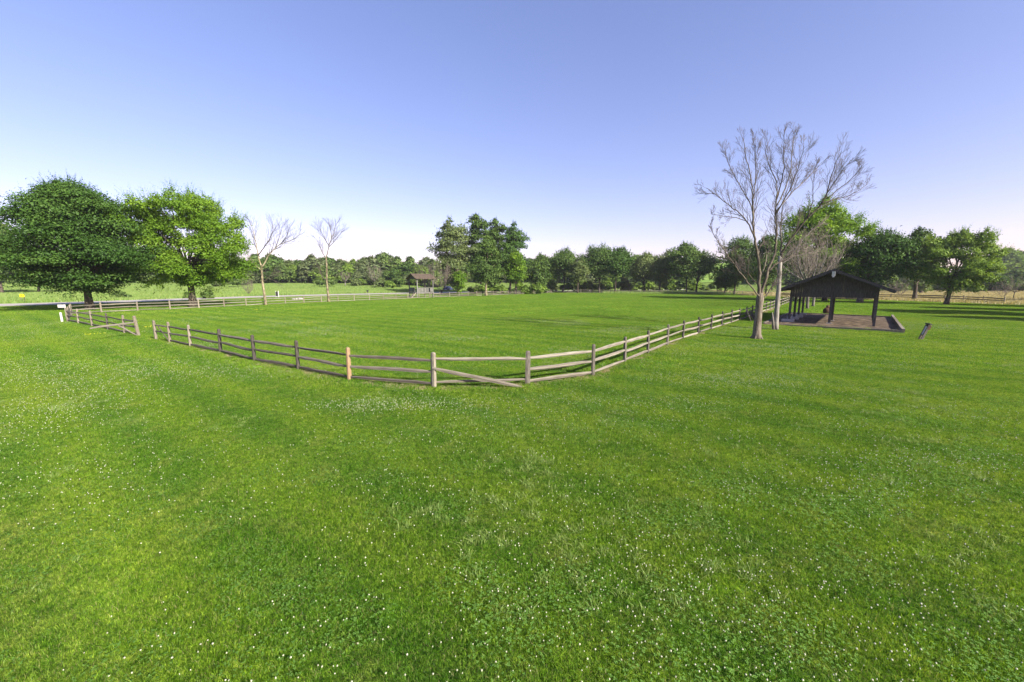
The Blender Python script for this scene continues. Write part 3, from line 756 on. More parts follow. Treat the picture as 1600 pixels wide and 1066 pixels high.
def make_tree(name, X, Y, cx, rx, ztop, zbot, leaf, nleaf, lsize, seed, nclump=40, z0=-0.2, pw=1.0, rfrac=0.36, flat=0.8,
              bark='bark_dark', tr=0.35, ry=None, lean=0.0, open_=0.0, up=0.35, parent=None, tilt=0, fork=0.35, fill=0.5, sprigs=5, splen=0.62, lob=0.13):
    """trunk, limbs and crown at world position (X,Y); crown centre x = cx"""
    r = np.random.default_rng(seed); zg = hh(X, Y)
    root = empty(name, (X, Y, zg)) if parent is None else parent
    H = ztop-zg; zb = zbot-zg; cz = (H+zb)/2; rz = (H-zb)/2; ox = cx-X; ry = ry or rx*0.95
    clumps = []; tries = 0; ph = r.uniform(0, 6.28, 4)
    cs = rfrac*min(rx, rz*1.3)
    while len(clumps) < nclump and tries < nclump*40:
        tries += 1
        z = r.uniform(-1, 1); a = r.uniform(0, 2*math.pi); rho = math.sqrt(r.uniform(0.12, 1))
        w = float(width_at(np.array(z), z0, pw))*(1+lob*math.sin(2*a+ph[0]+2.2*z)+lob*math.sin(3*a+ph[1]-3*z)); rc = cs*r.uniform(0.6, 1.4)
        zk = 1+lob*.7*math.sin(2*a+ph[2])*min(1, rho*1.5) if z > 0 else 1
        fx = max(0.0, w*rx - rc*0.6); fy = max(0.0, w*ry - rc*0.6)
        p = np.array([ox*(0.6+0.4*(z+1)/2)+math.cos(a)*rho*fx, math.sin(a)*rho*fy, cz + z*zk*(rz-rc*flat)])
        if open_ and any(np.linalg.norm((p-np.array(c[:3]))/1.0) < rc*open_ for c in clumps): continue
        clumps.append((p[0], p[1], p[2], rc, rc, rc*flat, r.uniform(0, 1)))
    big = []
    for i in range(int(nclump*fill)):
        z = r.uniform(-0.85, 0.85); a = r.uniform(0, 6.283); rho = math.sqrt(r.uniform(0, .8)); w = float(width_at(np.array(z), z0, pw)); rc = cs*1.15
        big.append((ox*0.8+math.cos(a)*rho*max(0, w*rx-rc), math.sin(a)*rho*max(0, w*ry-rc), cz+z*(rz-rc*.8), rc, rc, rc*.85, r.uniform(.1, .9)))
    Vl, Fl, val = leaf_arrays(r, clumps+big, nleaf, lsize, up)
    if sprigs:
        Vs, Fs, vs = sprig_arrays(r, clumps, np.array([ox, 0, cz-rz*.3]), int(sprigs*nclump), cs*splen, lsize*1.0)
        Fl = np.concatenate([Fl, Fs+len(Vl)]); Vl = np.concatenate([Vl, Vs]); val = np.concatenate([val, vs])
    mobj('crown', np_mesh('crown', Vl, Fl, M[leaf], val), root)
    # trunk with flare
    mb = MB(); th = zb+(H-zb)*fork
    pts = []; rad = []
    nseg = 7
    for i in range(nseg+1):
        f = i/nseg; z = -0.15 + (th+0.15)*f
        pts.append((lean*math.sin(f*1.6)*th + ox*0.45*f*f + r.normal(0, .02)*tr*2, r.normal(0, .02)*tr*2, z))
        rad.append(tr*(1.45 if i == 0 else 1.1 if i == 1 else 1-0.35*f))
    mb.tube(pts, rad, 9); mb.build('trunk', M[bark], root, True)
    top = Vector(pts[-1]); mb = MB()
    order = sorted(range(len(clumps)), key=lambda k: r.uniform())[:min(len(clumps), 26)]
    for k in order:
        c = Vector(clumps[k][:3]); f0 = r.uniform(0.45, 1.0); i0 = min(nseg-1, int(f0*nseg)); s0 = Vector(pts[i0]).lerp(Vector(pts[i0+1]), f0*nseg-i0)
        if c.z < s0.z: s0 = Vector(pts[max(2, int(nseg*0.5))])
        d = c-s0; mid = s0 + d*0.45 + Vector((r.normal(0, .05)*d.length, r.normal(0, .05)*d.length, 0.10*d.length))
        rr = tr*r.uniform(0.28, 0.5)
        mb.tube([s0, s0.lerp(mid, 0.5)+Vector((0, 0, .04*d.length)), mid, c], [rr, rr*0.8, rr*0.55, rr*0.15], 5, False)
    mb.build('branches', M[bark], root, True)
    return root
def tree_px(name, label, bpx, bpy_, l, r_, top, bot, leaf, nleaf, lsize, seed, Y=None, group=None, cat='tree', **kw):
    if Y is None: b = gp(bpx, bpy_)
    else:
        b = pt(bpx, 450, Y); b.z = 0
    mid = (top+bot)/2
    XL, XR = pt(l, mid, b.y).x, pt(r_, mid, b.y).x
    t = make_tree(name, b.x, b.y, (XL+XR)/2, (XR-XL)/2, hz(top, b.y), hz(bot, b.y), leaf, nleaf, lsize, seed, **kw)
    return tag(t, label, cat, group)

tree_px('maple_tree', 'huge round dark green maple at the left behind the fence corner', 141, 484.5, 9, 238, 280, 470, 'leaf_maple', 135000, 0.2, 1,
        nclump=150, z0=-0.4, rfrac=0.25, flat=0.5, tr=0.38, pw=1.15, up=0.7, fill=0.5, sprigs=6, lob=.04)
tree_px('maple_tree', 'bright yellow green maple to the right of the huge round one', 302, 479.5, 194, 389, 293, 462, 'leaf_bright', 76000, 0.21, 2,
        nclump=100, z0=-0.2, rfrac=0.165, flat=0.95, tr=0.42, pw=0.72, open_=0.5, fill=0.3, sprigs=14, splen=1.25, lob=.1, bark='bark_grey')
tree_px('leafy_tree', 'mid green tree at the left edge beyond the road, partly behind the huge maple', 2, 459, -60, 42, 338, 458, 'leaf_far', 12000, 0.5, 3, Y=112, nclump=40, z0=-0.3)
tree_px('leafy_tree', 'low green tree at the left edge beyond the road sign', 60, 459, 22, 110, 400, 458, 'leaf_far', 7000, 0.5, 4, Y=120, nclump=26, z0=-0.3)
# centre cluster
tree_px('cottonwood_tree', 'tall pale grey green cottonwood just right of the raised stand', 716, 458.8, 672, 744, 340, 457, 'leaf_grey', 20000, 0.40, 11,
        nclump=60, rfrac=0.3, open_=0.3, z0=0.2, pw=.75, bark='bark_grey')
tree_px('leafy_tree', 'tallest dark green tree in the middle of the centre cluster', 752, 458.5, 722, 770, 336, 446, 'leaf_oak', 17000, 0.40, 12, nclump=46, z0=0.2, pw=.75)
tree_px('leafy_tree', 'dark green tree in the centre cluster with a rounded top, right of the tallest', 773, 458.5, 752, 799, 343, 448, 'leaf_oak', 15000, 0.4, 13, nclump=40, z0=0.2, pw=.75)
tree_px('maple_tree', 'fresh green maple forming the upper right side of the centre cluster', 797, 458.5, 776, 830, 350, 446, 'leaf_maple', 14000, 0.4, 14, nclump=40, z0=0.1, pw=.8, open_=0.4)
tree_px('maple_tree', 'light lime green low tree at the lower right of the centre cluster', 806, 459.2, 786, 830, 392, 452, 'leaf_bright', 8000, 0.36, 15, nclump=30, z0=-0.1)
tree_px('leafy_tree', 'mid green tree with a pale straight trunk in front of the centre cluster', 759.5, 462.3, 729, 794, 370, 452, 'leaf_oak', 13000, 0.34, 16, nclump=32, z0=0.1, bark='bark_cream', tr=0.3)
tree_px('leafy_shrub', 'narrow bright green vine covered stump right of the raised stand', 718, 459.5, 705, 731, 422, 459, 'leaf_bright', 4500, 0.28, 17, nclump=22, z0=0.3, tr=0.2, cat='shrub')
# back row
row = [('leafy_tree', 'dark bushy tree first in the row right of the centre cluster', 842, 457.5, 822, 866, 397, 455, 'leaf_oak', 9000, .4, 21, {}),
       ('oak_tree', 'dark oak with a trunk leaning right, second in the back row', 879, 457.2, 850, 908, 388, 440, 'leaf_oak', 9000, .4, 22, dict(lean=0.12)),
       ('leafy_tree', 'small grey green tree in front of the tall back row oaks', 902.5, 458, 886, 921, 404, 446, 'leaf_grey', 6000, .36, 23, {}),
       ('oak_tree', 'tallest round topped oak of the back row', 936, 457.6, 904, 968, 381, 442, 'leaf_oak', 12000, .4, 24, {}),
       ('oak_tree', 'spreading oak with a short stout trunk in the back row', 961, 457.8, 938, 992, 386, 438, 'leaf_maple', 9000, .4, 25, {}),
       ('leafy_tree', 'pale grey green loose tree in the back row before the twin trunk oak', 1006, 457.8, 984, 1034, 395, 450, 'leaf_grey', 7500, .4, 26, dict(open_=0.4)),
       ('leafy_tree', 'grey green tree just left of the twin trunk oak', 1030, 457.8, 1018, 1060, 392, 448, 'leaf_grey', 6500, .4, 27, dict(open_=0.6)),
       ('oak_tree', 'darkest oak of the back row, standing free against the green hill', 1072, 458.8, 1043, 1096, 379, 442, 'leaf_oak', 11000, .4, 28, {}),
       ('oak_tree', 'narrow dark oak close to the right of the darkest one', 1087.5, 458.8, 1070, 1124, 394, 440, 'leaf_oak', 6000, .4, 29, {}),
       ('oak_tree', 'dark tree behind the left limbs of the big bare tree', 1147, 460, 1120, 1186, 368, 452, 'leaf_oak', 12000, .38, 30, dict(z0=-0.1)),
       ('oak_tree', 'dark tree directly behind the trunk of the big bare tree', 1196, 462, 1164, 1236, 366, 456, 'leaf_oak', 12000, .36, 31, dict(z0=-0.1)),
       ('leafy_shrub', 'low dark bush at the foot of the green hill, left of the big bare tree', 1132, 459.6, 1117, 1158, 415, 458, 'leaf_oak', 5000, .34, 32, dict(cat='shrub'))]
for nm, lb, bx, by, l, r_, t_, b_, lf, nl, ls, sd, kw in row:
    kw.setdefault('z0', -0.05); ww_ = (r_-l)*.08; l -= ww_; r_ += ww_; tree_px(nm, lb, bx, by, l, r_, t_, b_, lf, nl, ls, sd, nclump=44, tr=0.24, **kw)
# right side trees
tree_px('maple_tree', 'bright green maple rising behind the black shelter roof', 1288, 470, 1212, 1350, 311, 452, 'leaf_bright', 36000, 0.3, 41, nclump=84, rfrac=0.22, pw=.7, sprigs=9, splen=1.1, z0=-0.1, flat=0.8, open_=0.6, tr=0.34)
tree_px('oak_tree', 'broad dark green oak right of the black shelter roof', 1343, 473, 1322, 1434, 357, 452, 'leaf_maple', 20000, 0.3, 42, nclump=56, z0=-0.1, tr=0.38, bark='bark_grey')
tree_px('oak_tree', 'dark slender tree between the broad oak and the light green tree', 1428, 470, 1400, 1470, 357, 446, 'leaf_oak', 9000, 0.32, 43, nclump=30, z0=-0.1, open_=0.4, tr=0.3)
tree_px('ash_tree', 'light green loose tree with wispy top near the right edge', 1478, 476, 1443, 1556, 357, 460, 'leaf_lime', 20000, 0.26, 44, nclump=60, z0=-0.1, rfrac=0.2, sprigs=12, splen=1.1, open_=0.4, tr=0.27, lean=0.05)
tree_px('leafy_tree', 'grey green tree behind the dark slender one', 1440, 464, 1415, 1470, 372, 462, 'leaf_grey', 6000, 0.4, 45, Y=110, nclump=28, z0=0)

ORD0 = ['first', 'second', 'third', 'fourth', 'fifth', 'sixth', 'seventh', 'eighth', 'ninth', 'tenth', 'eleventh']
# shade trees standing outside the frame on the right; their shadows cross the lawn
for i, (sx, sy, h_, rr_) in enumerate([(66, 26, 12, 5), (76, 19, 14, 6), (88, 36, 14, 6.5), (60, 34, 13, 4.5), (57, 25, 12, 3.5), (73, 37, 14, 5), (50, 9.5, 10, 3), (104, 52, 16, 7), (62, 21, 13, 4), (84, 44, 15, 5)]):
    t = make_tree('shade_tree', sx, sy, sx, rr_, h_, 3, 'leaf_maple', 6000, 0.5, 50+i, nclump=30, z0=-0.2, tr=0.3)
    tag(t, 'leafy shade tree off the right edge, %s of its group by size and place' % ORD0[i], 'tree', 'trees beyond the right edge')

# ---- far tree line, copies of prototypes
protos = []
for i, (lf, z0, pw_i, wd) in enumerate([('leaf_far', -0.1, .8, 5.2), ('leaf_lime', -0.4, 1.2, 5.8), ('leaf_fargrey', 0.0, .8, 4.6), ('leaf_oak', -0.2, 1, 5.6), ('leaf_far', 0.25, .9, 3.8), ('leaf_fargrey', -0.4, 1.3, 6)]):
    t = make_tree('wood_edge_tree', 0, 0, 0.3, wd, 11.5, -0.2, lf, 4800, 0.8, 70+i, nclump=26, z0=z0-.25, rfrac=0.42, tr=0.28, sprigs=6, pw=pw_i, lob=.16)
    protos.append(t)
rt = random.Random(4)
far_specs = []
def line(px0, px1, n, Ya, Yb, top, jt, back=0):
    for k in range(n):
        px = px0+(px1-px0)*(k+rt.uniform(.1, .9))/n; Y = Ya+(Yb-Ya)*(k/n)+rt.uniform(-9, 9); X = (px-CX)/F*Y*1.012
        
        if 1092 < px < 1146 and Y < 380: continue
        zt = hz(top(px)+rt.uniform(-jt, jt), Y); zg = hh(X, Y); far_specs.append((X, Y, zg, max(4, zt-zg)))
line(-60, 360, 26, 190, 190, lambda p: 408, 6)
line(360, 545, 22, 196, 186, lambda p: 405 - 3*math.sin(p*.05), 3)
line(380, 560, 12, 178, 176, lambda p: 415, 6)
line(545, 720, 20, 190, 195, lambda p: 407, 3)
line(560, 720, 12, 168, 165, lambda p: 424, 7)
line(570, 1250, 44, 270, 300, lambda p: 402+2*math.sin(p*.03), 3)
line(700, 1110, 22, 205, 215, lambda p: 412, 6)
line(1060, 1125, 8, 392, 402, lambda p: 408, 3)
line(1150, 1420, 18, 200, 190, lambda p: 410, 7)
line(1380, 1560, 13, 150, 140, lambda p: 432, 8)
line(1500, 1700, 22, 235, 225, lambda p: 396-(p-1500)*.05, 3)
line(1525, 1700, 20, 150, 140, lambda p: 426, 7)
used = set()
LAND = [(100, 'left of the huge maple'), (240, 'behind the huge maple'), (360, 'behind the bright maple'), (470, 'behind the wide lopsided bare tree'), (560, 'behind the narrow bare tree'), (640, 'left of the raised stand'),
        (740, 'behind the raised stand'), (840, 'behind the centre cluster'), (905, 'behind the leaning oak'), (945, 'behind the tallest back row oak'), (990, 'behind the spreading oak'), (1040, 'behind the pale back row tree'), (1110, 'behind the darkest oak'), (1240, 'behind the forked bare tree'),
        (1400, 'behind the shelter'), (1500, 'behind the light green ash'), (1e9, 'at the right edge')]
ORD = ['leftmost', 'second', 'third', 'fourth', 'fifth', 'sixth', 'seventh', 'eighth', 'ninth', 'tenth', 'eleventh', 'twelfth', 'thirteenth', 'fourteenth', 'fifteenth', 'sixteenth', 'seventeenth', 'eighteenth', 'nineteenth', 'twentieth', 'last']
def pixel_x(x, y): return CX + F*x/(y*1.01)
def land(x, y): return [n_ for p_, n_ in LAND if pixel_x(x, y) < p_][0]
count_ = {}
def ordinal(key):
    n_ = count_.get(key, 0); count_[key] = n_+1
    return ORD[min(n_, 20)] + ('' if n_ == 0 else ' from left')
kindw = ['mid green', 'bushy green', 'greyish', 'dark', 'upright green', 'low grey green']
far_specs.sort(key=lambda q: q[0]/q[1])
for k, (X, Y, zg, H) in enumerate(far_specs):
    pi_ = rt.randrange(6)
    if pi_ not in used: o = protos[pi_]; used.add(pi_)
    else: o = copy_tree(protos[pi_])
    s = H/11.5
    o.location = (X, Y, zg); o.rotation_euler = (0, 0, rt.uniform(0, 6.28)); o.scale = (s*rt.uniform(1.0, 1.5), s*rt.uniform(1.0, 1.5), s*rt.uniform(.8, 1.14))
    rw = 'near row' if Y < 185 else 'middle row' if Y < 245 else 'far row'; ld = land(X, Y)
    tag(o, '%s %s tree, %s, %s' % (ordinal((pi_, rw, ld)), kindw[pi_], rw, ld), 'tree', 'trees of the distant wood edge')
for k in range(6):
    if k not in used:
        for ch in list(protos[k].children): bpy.data.objects.remove(ch)
        bpy.data.objects.remove(protos[k])

# shrubs
sp = []
for i, lf in enumerate(('leaf_grey', 'leaf_far', 'leaf_lime')):
    sp.append(make_tree('leafy_shrub', 0, 0, 0, 1.5, 2.4, 0.05, lf, 1100, 0.34, 90+i, nclump=12, z0=-0.4, rfrac=0.4, tr=0.06))
sh = [(px, 0, rt.uniform(130, 160), rt.uniform(.8, 1.7)) for px in np.linspace(835, 1115, 34)] + [(px, 0, rt.uniform(118, 150), rt.uniform(.8, 1.5)) for px in np.linspace(1360, 1640, 26)] \
   + [(px, 0, rt.uniform(150, 170), rt.uniform(1, 1.8)) for px in (505, 520, 562, 568, 590, 600, 612, 622, 628, 380, 392, 350)]
first = [True]*3
sh += [(px, 0, rt.uniform(112, 126), rt.uniform(.7, 1.3)) for px in np.linspace(738, 850, 13)]
sh.sort(key=lambda q: q[0])
for px, _, Y, s in sh:
    k = rt.randrange(3); X = (px-CX)/F*Y*1.01
    o = sp[k] if first[k] else copy_tree(sp[k]); first[k] = False
    o.location = (X, Y, hh(X, Y)); o.scale = (s*1.2, s*1.2, s*rt.uniform(.8, 1.3)); o.rotation_euler = (0, 0, rt.uniform(0, 6))
    where = 'across the meadow on the left' if px < 700 else 'behind the back fence of the paddock' if px < 1200 else 'in the dry meadow on the right'
    kw_ = ['grey green', 'mid green', 'light green'][k]; ld = land(X, Y)
    tag(o, '%s %s low shrub %s' % (ordinal(('shrub', k, ld)), kw_, ld), 'shrub', 'shrubs '+where)
    tag(o, '%s %s shrub %s, %s' % (ordinal(('shrub', k, where)), kw_, where, ld) if False else '%s %s shrub %s' % (ordinal(('shrub', k, where)), kw_, where), 'shrub', 'shrubs '+where)
def flowering(bpx, bpy_, l, r_, top, bot, label, seed, Y=None):
    t = tree_px('flowering_shrub', label, bpx, bpy_, l, r_, top, bot, 'leaf_far', 1800, .28, seed, Y=Y, nclump=14, z0=-0.2, tr=0.06, rfrac=.35, cat='shrub')
    r = np.random.default_rng(seed); cr = t.children[0].data; n = len(cr.vertices)
    co = np.zeros(n*3); cr.vertices.foreach_get('co', co); co = co.reshape(-1, 3)
    sel = co[r.choice(n, 260)]; zz = np.percentile(co[:, 2], 55); sel = sel[sel[:, 2] > zz]
    cl = [(*c, .22, .22, .08, r.uniform()) for c in sel[:60]]
    Vl, Fl, val = leaf_arrays(r, cl, 900, .16, 1.2); mobj('blossom', np_mesh('blossom', Vl, Fl, M['blossom'], val), t)
flowering(322, 470, 312, 338, 453, 470, 'white flowering shrub beyond the road right of the bright maple trunk', 95, Y=82)
flowering(296, 470, 286, 306, 456, 470, 'small white flowering shrub beyond the road left of the bright maple trunk', 96, Y=84)
flowering(187, 470, 172, 206, 455, 470, 'white flowering shrub beyond the road right of the huge maple trunk', 97, Y=80)

# ---- bare trees
def rand_unit(r):
    v = Vector((r.gauss(0, 1), r.gauss(0, 1), r.gauss(0, 1))); return v.normalized()
def grow(mb, r, p0, d, length, r0, level, maxl, upb=0.12, rmin=0.006, side=(3, 5), spread=0.55):
    n = 5 if level < 2 else 4; pts = [Vector(p0)]; rad = [r0]; d = d.normalized()
    for i in range(n):
        d = (d + rand_unit(r)*0.11 + Vector((0, 0, upb))).normalized()
        pts.append(pts[-1]+d*(length/n)); rad.append(max(rmin*0.7, r0*(1-(i+1)/n*0.8)))
    mb.tube(pts, rad, 5 if level < 1 else 4 if level < 2 else 3, False)
    if level < maxl: spawn(mb, r, pts, rad, length, level, maxl, upb, rmin, side, spread)
def spawn(mb, r, pts, rad, length, level, maxl, upb, rmin, side, spread, f0=0.2, dens=None):
    k = dens or r.randint(*side)
    for j in range(k):
        f = f0+(1-f0)*(j+r.random())/k; s = f*(len(pts)-1); i = min(len(pts)-2, int(s)); p = pts[i].lerp(pts[i+1], s-i)
        dirv = (pts[i+1]-pts[i]).normalized(); ax = dirv.cross(rand_unit(r)).normalized()
        nd = (dirv*math.cos(spread) + ax*math.sin(spread)*r.uniform(0.7, 1.3)).normalized()
        rr = max(rmin, rad[min(i, len(rad)-1)]*r.uniform(.4, .6))
        grow(mb, r, p, nd, length*r.uniform(.5, .85)*(1.15-0.6*f), rr, level+1, maxl, upb, rmin, side, spread)
def limb(root, r, pix, Y, r0, r1, maxl=3, dens=7, tl=None, bark='bark_grey', dy=0.0, rmin=0.009, side=(3, 5), label=None, f0=0.2, upb=0.12, spread=0.55):
    n = len(pix); P = [pt(px, py, Y+dy*i/(n-1)) - root.location for i, (px, py) in enumerate(pix)]
    # densify
    pts = []; 
    for i in range(n-1):
        for q in range(3):
            f = q/3; a, b = P[i], P[i+1]; pts.append(a.lerp(b, f)+Vector((r.gauss(0, .012), r.gauss(0, .03), r.gauss(0, .012)))*(1 if q else 0))
    r0 *= .8; pts.append(P[-1]); rad = [r0+(r1-r0)*(i/(len(pts)-1))**0.8 for i in range(len(pts))]
    mb = MB(); mb.tube(pts, rad, 7, True)
    o = mb.build('limb', M[bark], root, True)
    tot = sum((pts[i+1]-pts[i]).length for i in range(len(pts)-1))
    tw = MB()
    if dens: spawn(tw, r, pts, rad, tl or tot*0.75, 0, maxl, upb, rmin, side, spread, f0, dens)
    if tw.v:
        t = tw.build('twigs', M['twig_purple'] if bark != 'bark_bleached' else M['twig_grey'], o, False)
    return o
R_ = random.Random(21)
b1 = gp(1182, 529.5); Y1 = b1.y
t1 = tag(empty('bare_tree', b1), 'big bare tree with a forked trunk standing on the lawn before the shelter', 'tree')
mb = MB(); P = [pt(1182, 531, Y1)-b1, pt(1182.3, 522, Y1)-b1, pt(1184, 500, Y1)-b1, pt(1186, 480, Y1)-b1, pt(1187.5, 466, Y1)-b1, pt(1187.5, 458, Y1)-b1]
mb.tube(P, [0.34, 0.225, 0.195, 0.185, 0.2, 0.13], 12)
for a in (0.3, 1.5, 2.7, 3.9, 5.2):
    mb.tube([Vector((math.cos(a)*.12, math.sin(a)*.12, .28)), Vector((math.cos(a)*.26, math.sin(a)*.26, .07)), Vector((math.cos(a)*.42, math.sin(a)*.42, -.03))], [.08, .07, .02], 6)
mb.build('trunk', M['bark_grey'], t1, True)
LB = dict(rmin=0.0058, side=(4, 5), spread=0.5, upb=.07)
limb(t1, R_, [(1187, 464), (1185, 442), (1187.5, 428), (1185, 405), (1181, 385), (1178, 368), (1177, 340), (1176, 318), (1175, 300), (1173, 279), (1166, 250), (1161, 216)], Y1, .13, .014, 3, 16, 1.86, dy=-.5, f0=.45, **LB)
limb(t1, R_, [(1178, 368), (1171, 352), (1157, 335), (1140, 321), (1118, 304), (1104, 294)], Y1-.2, .055, .012, 3, 15, 1.61, dy=-1.2, **LB)
limb(t1, R_, [(1177, 337), (1173, 320), (1164, 304), (1150, 280), (1138, 255), (1132, 238)], Y1-.3, .045, .011, 3, 14, 1.53, dy=.9, **LB)
limb(t1, R_, [(1176, 312), (1180, 288), (1181, 262), (1180, 235), (1180, 213)], Y1-.3, .04, .01, 3, 13, 1.29, dy=.4, **LB)
limb(t1, R_, [(1165, 345), (1150, 340), (1130, 338), (1115, 335)], Y1-.4, .03, .01, 3, 7, 1.21, dy=-1, **LB)
limb(t1, R_, [(1188, 464), (1191.5, 450), (1199, 425), (1207, 406), (1211, 395), (1213, 380), (1213, 360), (1211, 340), (1213, 310), (1213, 283), (1203, 262), (1196, 240), (1200, 222)], Y1, .115, .012, 3, 22, 1.77, dy=.6, f0=.4, **LB)
limb(t1, R_, [(1213, 312), (1220, 288), (1226, 262), (1224, 230), (1226, 204)], Y1+.4, .05, .01, 3, 16, 1.37, dy=.5, **LB)
limb(t1, R_, [(1213, 322), (1228, 292), (1236, 260), (1238, 228), (1241, 206)], Y1+.4, .05, .01, 3, 16, 1.37, dy=1.2, **LB)
limb(t1, R_, [(1212, 335), (1235, 296), (1248, 262), (1256, 224)], Y1+.3, .05, .01, 3, 15, 1.46, dy=-.6, **LB)
limb(t1, R_, [(1213, 330), (1240, 298), (1262, 278), (1285, 253)], Y1+.3, .045, .01, 3, 13, 1.37, dy=.8, **LB)
limb(t1, R_, [(1199, 425), (1210, 414), (1222, 408), (1238, 400), (1247, 397)], Y1+.1, .07, .03, 3, 5, 0.96, dy=.2, **LB)
limb(t1, R_, [(1186, 463), (1173, 447), (1160, 430), (1147, 413), (1135, 396), (1118, 372), (1107, 352)], Y1-.1, .055, .01, 3, 14, 1.37, dy=-1.2, **LB)
limb(t1, R_, [(1186, 446), (1172, 431), (1158, 419), (1144, 402), (1128, 392)], Y1+.1, .045, .01, 3, 11, 1.05, dy=.9, **LB)
limb(t1, R_, [(1185, 398), (1187, 386), (1193, 377)], Y1, .035, .02, 3, 3, 0.65, **LB)
limb(t1, R_, [(1188, 467), (1197, 462), (1205, 449), (1211, 440), (1216, 428)], Y1+.2, .05, .018, 3, 7, 0.88, dy=.3, bark='bark_dark', **LB)
limb(t1, R_, [(1186, 440), (1195, 415), (1198, 395), (1192, 370)], Y1+.2, .04, .012, 3, 7, 0.96, dy=1.0, **LB)

b2 = gp(1211, 515.5); Y2 = b2.y
t2 = tag(empty('bare_tree', b2), 'bleached bare tree with a splintered slim trunk between the forked tree and the shelter', 'tree')
mb = MB(); P = [pt(1211.5, 517, Y2)-b2, pt(1212, 505, Y2)-b2, pt(1214, 480, Y2)-b2, pt(1216.5, 450, Y2)-b2, pt(1218, 420, Y2)-b2, pt(1219, 400, Y2)-b2]
mb.tube(P, [0.2, 0.165, 0.15, 0.135, 0.13, 0.12], 9)
mb.build('trunk', M['bark_bleached'], t2, True)
mb = MB(); mb.tube([pt(1208.3, 516, Y2-.1)-b2, pt(1207.5, 500, Y2-.1)-b2, pt(1206.8, 488, Y2-.1)-b2], [.1, .07, .02], 6)
o = mb.build('split_stem', M['bark_bleached'], t2, True)
limb(t2, R_, [(1219, 404), (1222, 394), (1233, 377), (1257, 346), (1278, 325), (1291, 307), (1297, 280), (1305, 257), (1315, 236)], Y2, .11, .012, 3, 22, 2.09, dy=-.8, bark='bark_dark', f0=.15, **LB)
limb(t2, R_, [(1285, 317), (1303, 312), (1322, 308), (1345, 296), (1356, 287)], Y2-.6, .05, .01, 3, 14, 1.53, dy=.9, bark='bark_dark', **LB)
limb(t2, R_, [(1278, 325), (1296, 296), (1315, 268), (1330, 250)], Y2-.6, .05, .01, 3, 14, 1.53, dy=-1.0, bark='bark_dark', **LB)
limb(t2, R_, [(1291, 311), (1318, 290), (1337, 273), (1347, 259)], Y2-.6, .04, .01, 3, 13, 1.46, dy=.3, bark='bark_dark', **LB)
limb(t2, R_, [(1262, 341), (1270, 315), (1270, 285), (1274, 262)], Y2-.4, .04, .01, 3, 11, 1.29, dy=1.2, bark='bark_dark', **LB)
limb(t2, R_, [(1219, 404), (1221, 380), (1219, 355), (1222, 325), (1228, 300)], Y2, .09, .012, 3, 16, 1.53, dy=.6, **LB)
limb(t2, R_, [(1219, 410), (1232, 396), (1250, 386), (1272, 379), (1284, 370)], Y2, .055, .015, 3, 11, 1.37, dy=-.6, bark='bark_bleached', **LB)
limb(t2, R_, [(1240, 392), (1256, 372), (1270, 358), (1288, 348)], Y2-.1, .045, .012, 3, 11, 1.37, dy=.7, bark='bark_bleached', **LB)
limb(t2, R_, [(1218, 415), (1236, 402), (1262, 396), (1290, 385)], Y2+.2, .04, .01, 3, 10, 1.37, dy=1.6, bark='bark_bleached', **LB)

def auto_bare(name, label, bpx, bpy_, top, halfw, seed, bark, tr, nl=8, maxl=2, dens=8, group=None, trunk_to=0.3, Y=None, lowbr=0, rmin=.012, upb=.12, tl=1.0):
    b = gp(bpx, bpy_) if Y is None else pt(bpx, 450, Y)
    if Y is not None: b.z = hh(b.x, b.y)
    H = hz(top, b.y)-b.z; r = random.Random(seed); root = tag(empty(name, b), label, 'tree', group)
    W = halfw/F*b.y; th = H*trunk_to
    pts = [Vector((0, 0, -.15)), Vector((0, 0, .2)), Vector((r.gauss(0, .05), 0, th*.5)), Vector((r.gauss(0, .08), 0, th))]
    mb = MB(); mb.tube(pts, [tr*1.3, tr, tr*.9, tr*.75], 8); mb.build('trunk', M[bark], root, True)
    for k in range(nl):
        a = 6.283*k/nl + r.uniform(-.3, .3); reach = r.uniform(.35, 1)*W; zt = H*(1-0.35*(reach/W)**2)*r.uniform(.85, 1)
        end = Vector((math.cos(a)*reach, math.sin(a)*reach, zt)); st = pts[-1].lerp(pts[-2], r.uniform(0, .35))
        q = [st]; 
        for f in (.25, .5, .75, 1): q.append(st.lerp(end, f)+Vector((math.cos(a), math.sin(a), 0))*W*0.16*math.sin(f*3.14)+Vector((r.gauss(0, .1), r.gauss(0, .1), 0)))
        m2 = MB(); rad = [tr*.45, tr*.36, tr*.27, tr*.17, tr*.08]; m2.tube(q, rad, 6, True)
        o = m2.build('limb', M[bark], root, True)
        m3 = MB(); spawn(m3, r, q, rad, H*.32*tl, 0, maxl, upb, rmin, (3, 4), .55, .15, dens); m3.build('twigs', M['twig_grey'], o)
    for k in range(lowbr):
        a = 3.14*(k % 2)+r.uniform(-.5, .5); st = pts[2].lerp(pts[3], r.uniform(-.4, .5)); m2 = MB()
        grow(m2, r, st, Vector((math.cos(a), math.sin(a)*.5, .5)), W*r.uniform(.6, .9), tr*.25, 0, 2, .03, rmin, (4, 6)); m2.build('limb', M['twig_grey'], root)
    return root
cream = 'bark_cream'
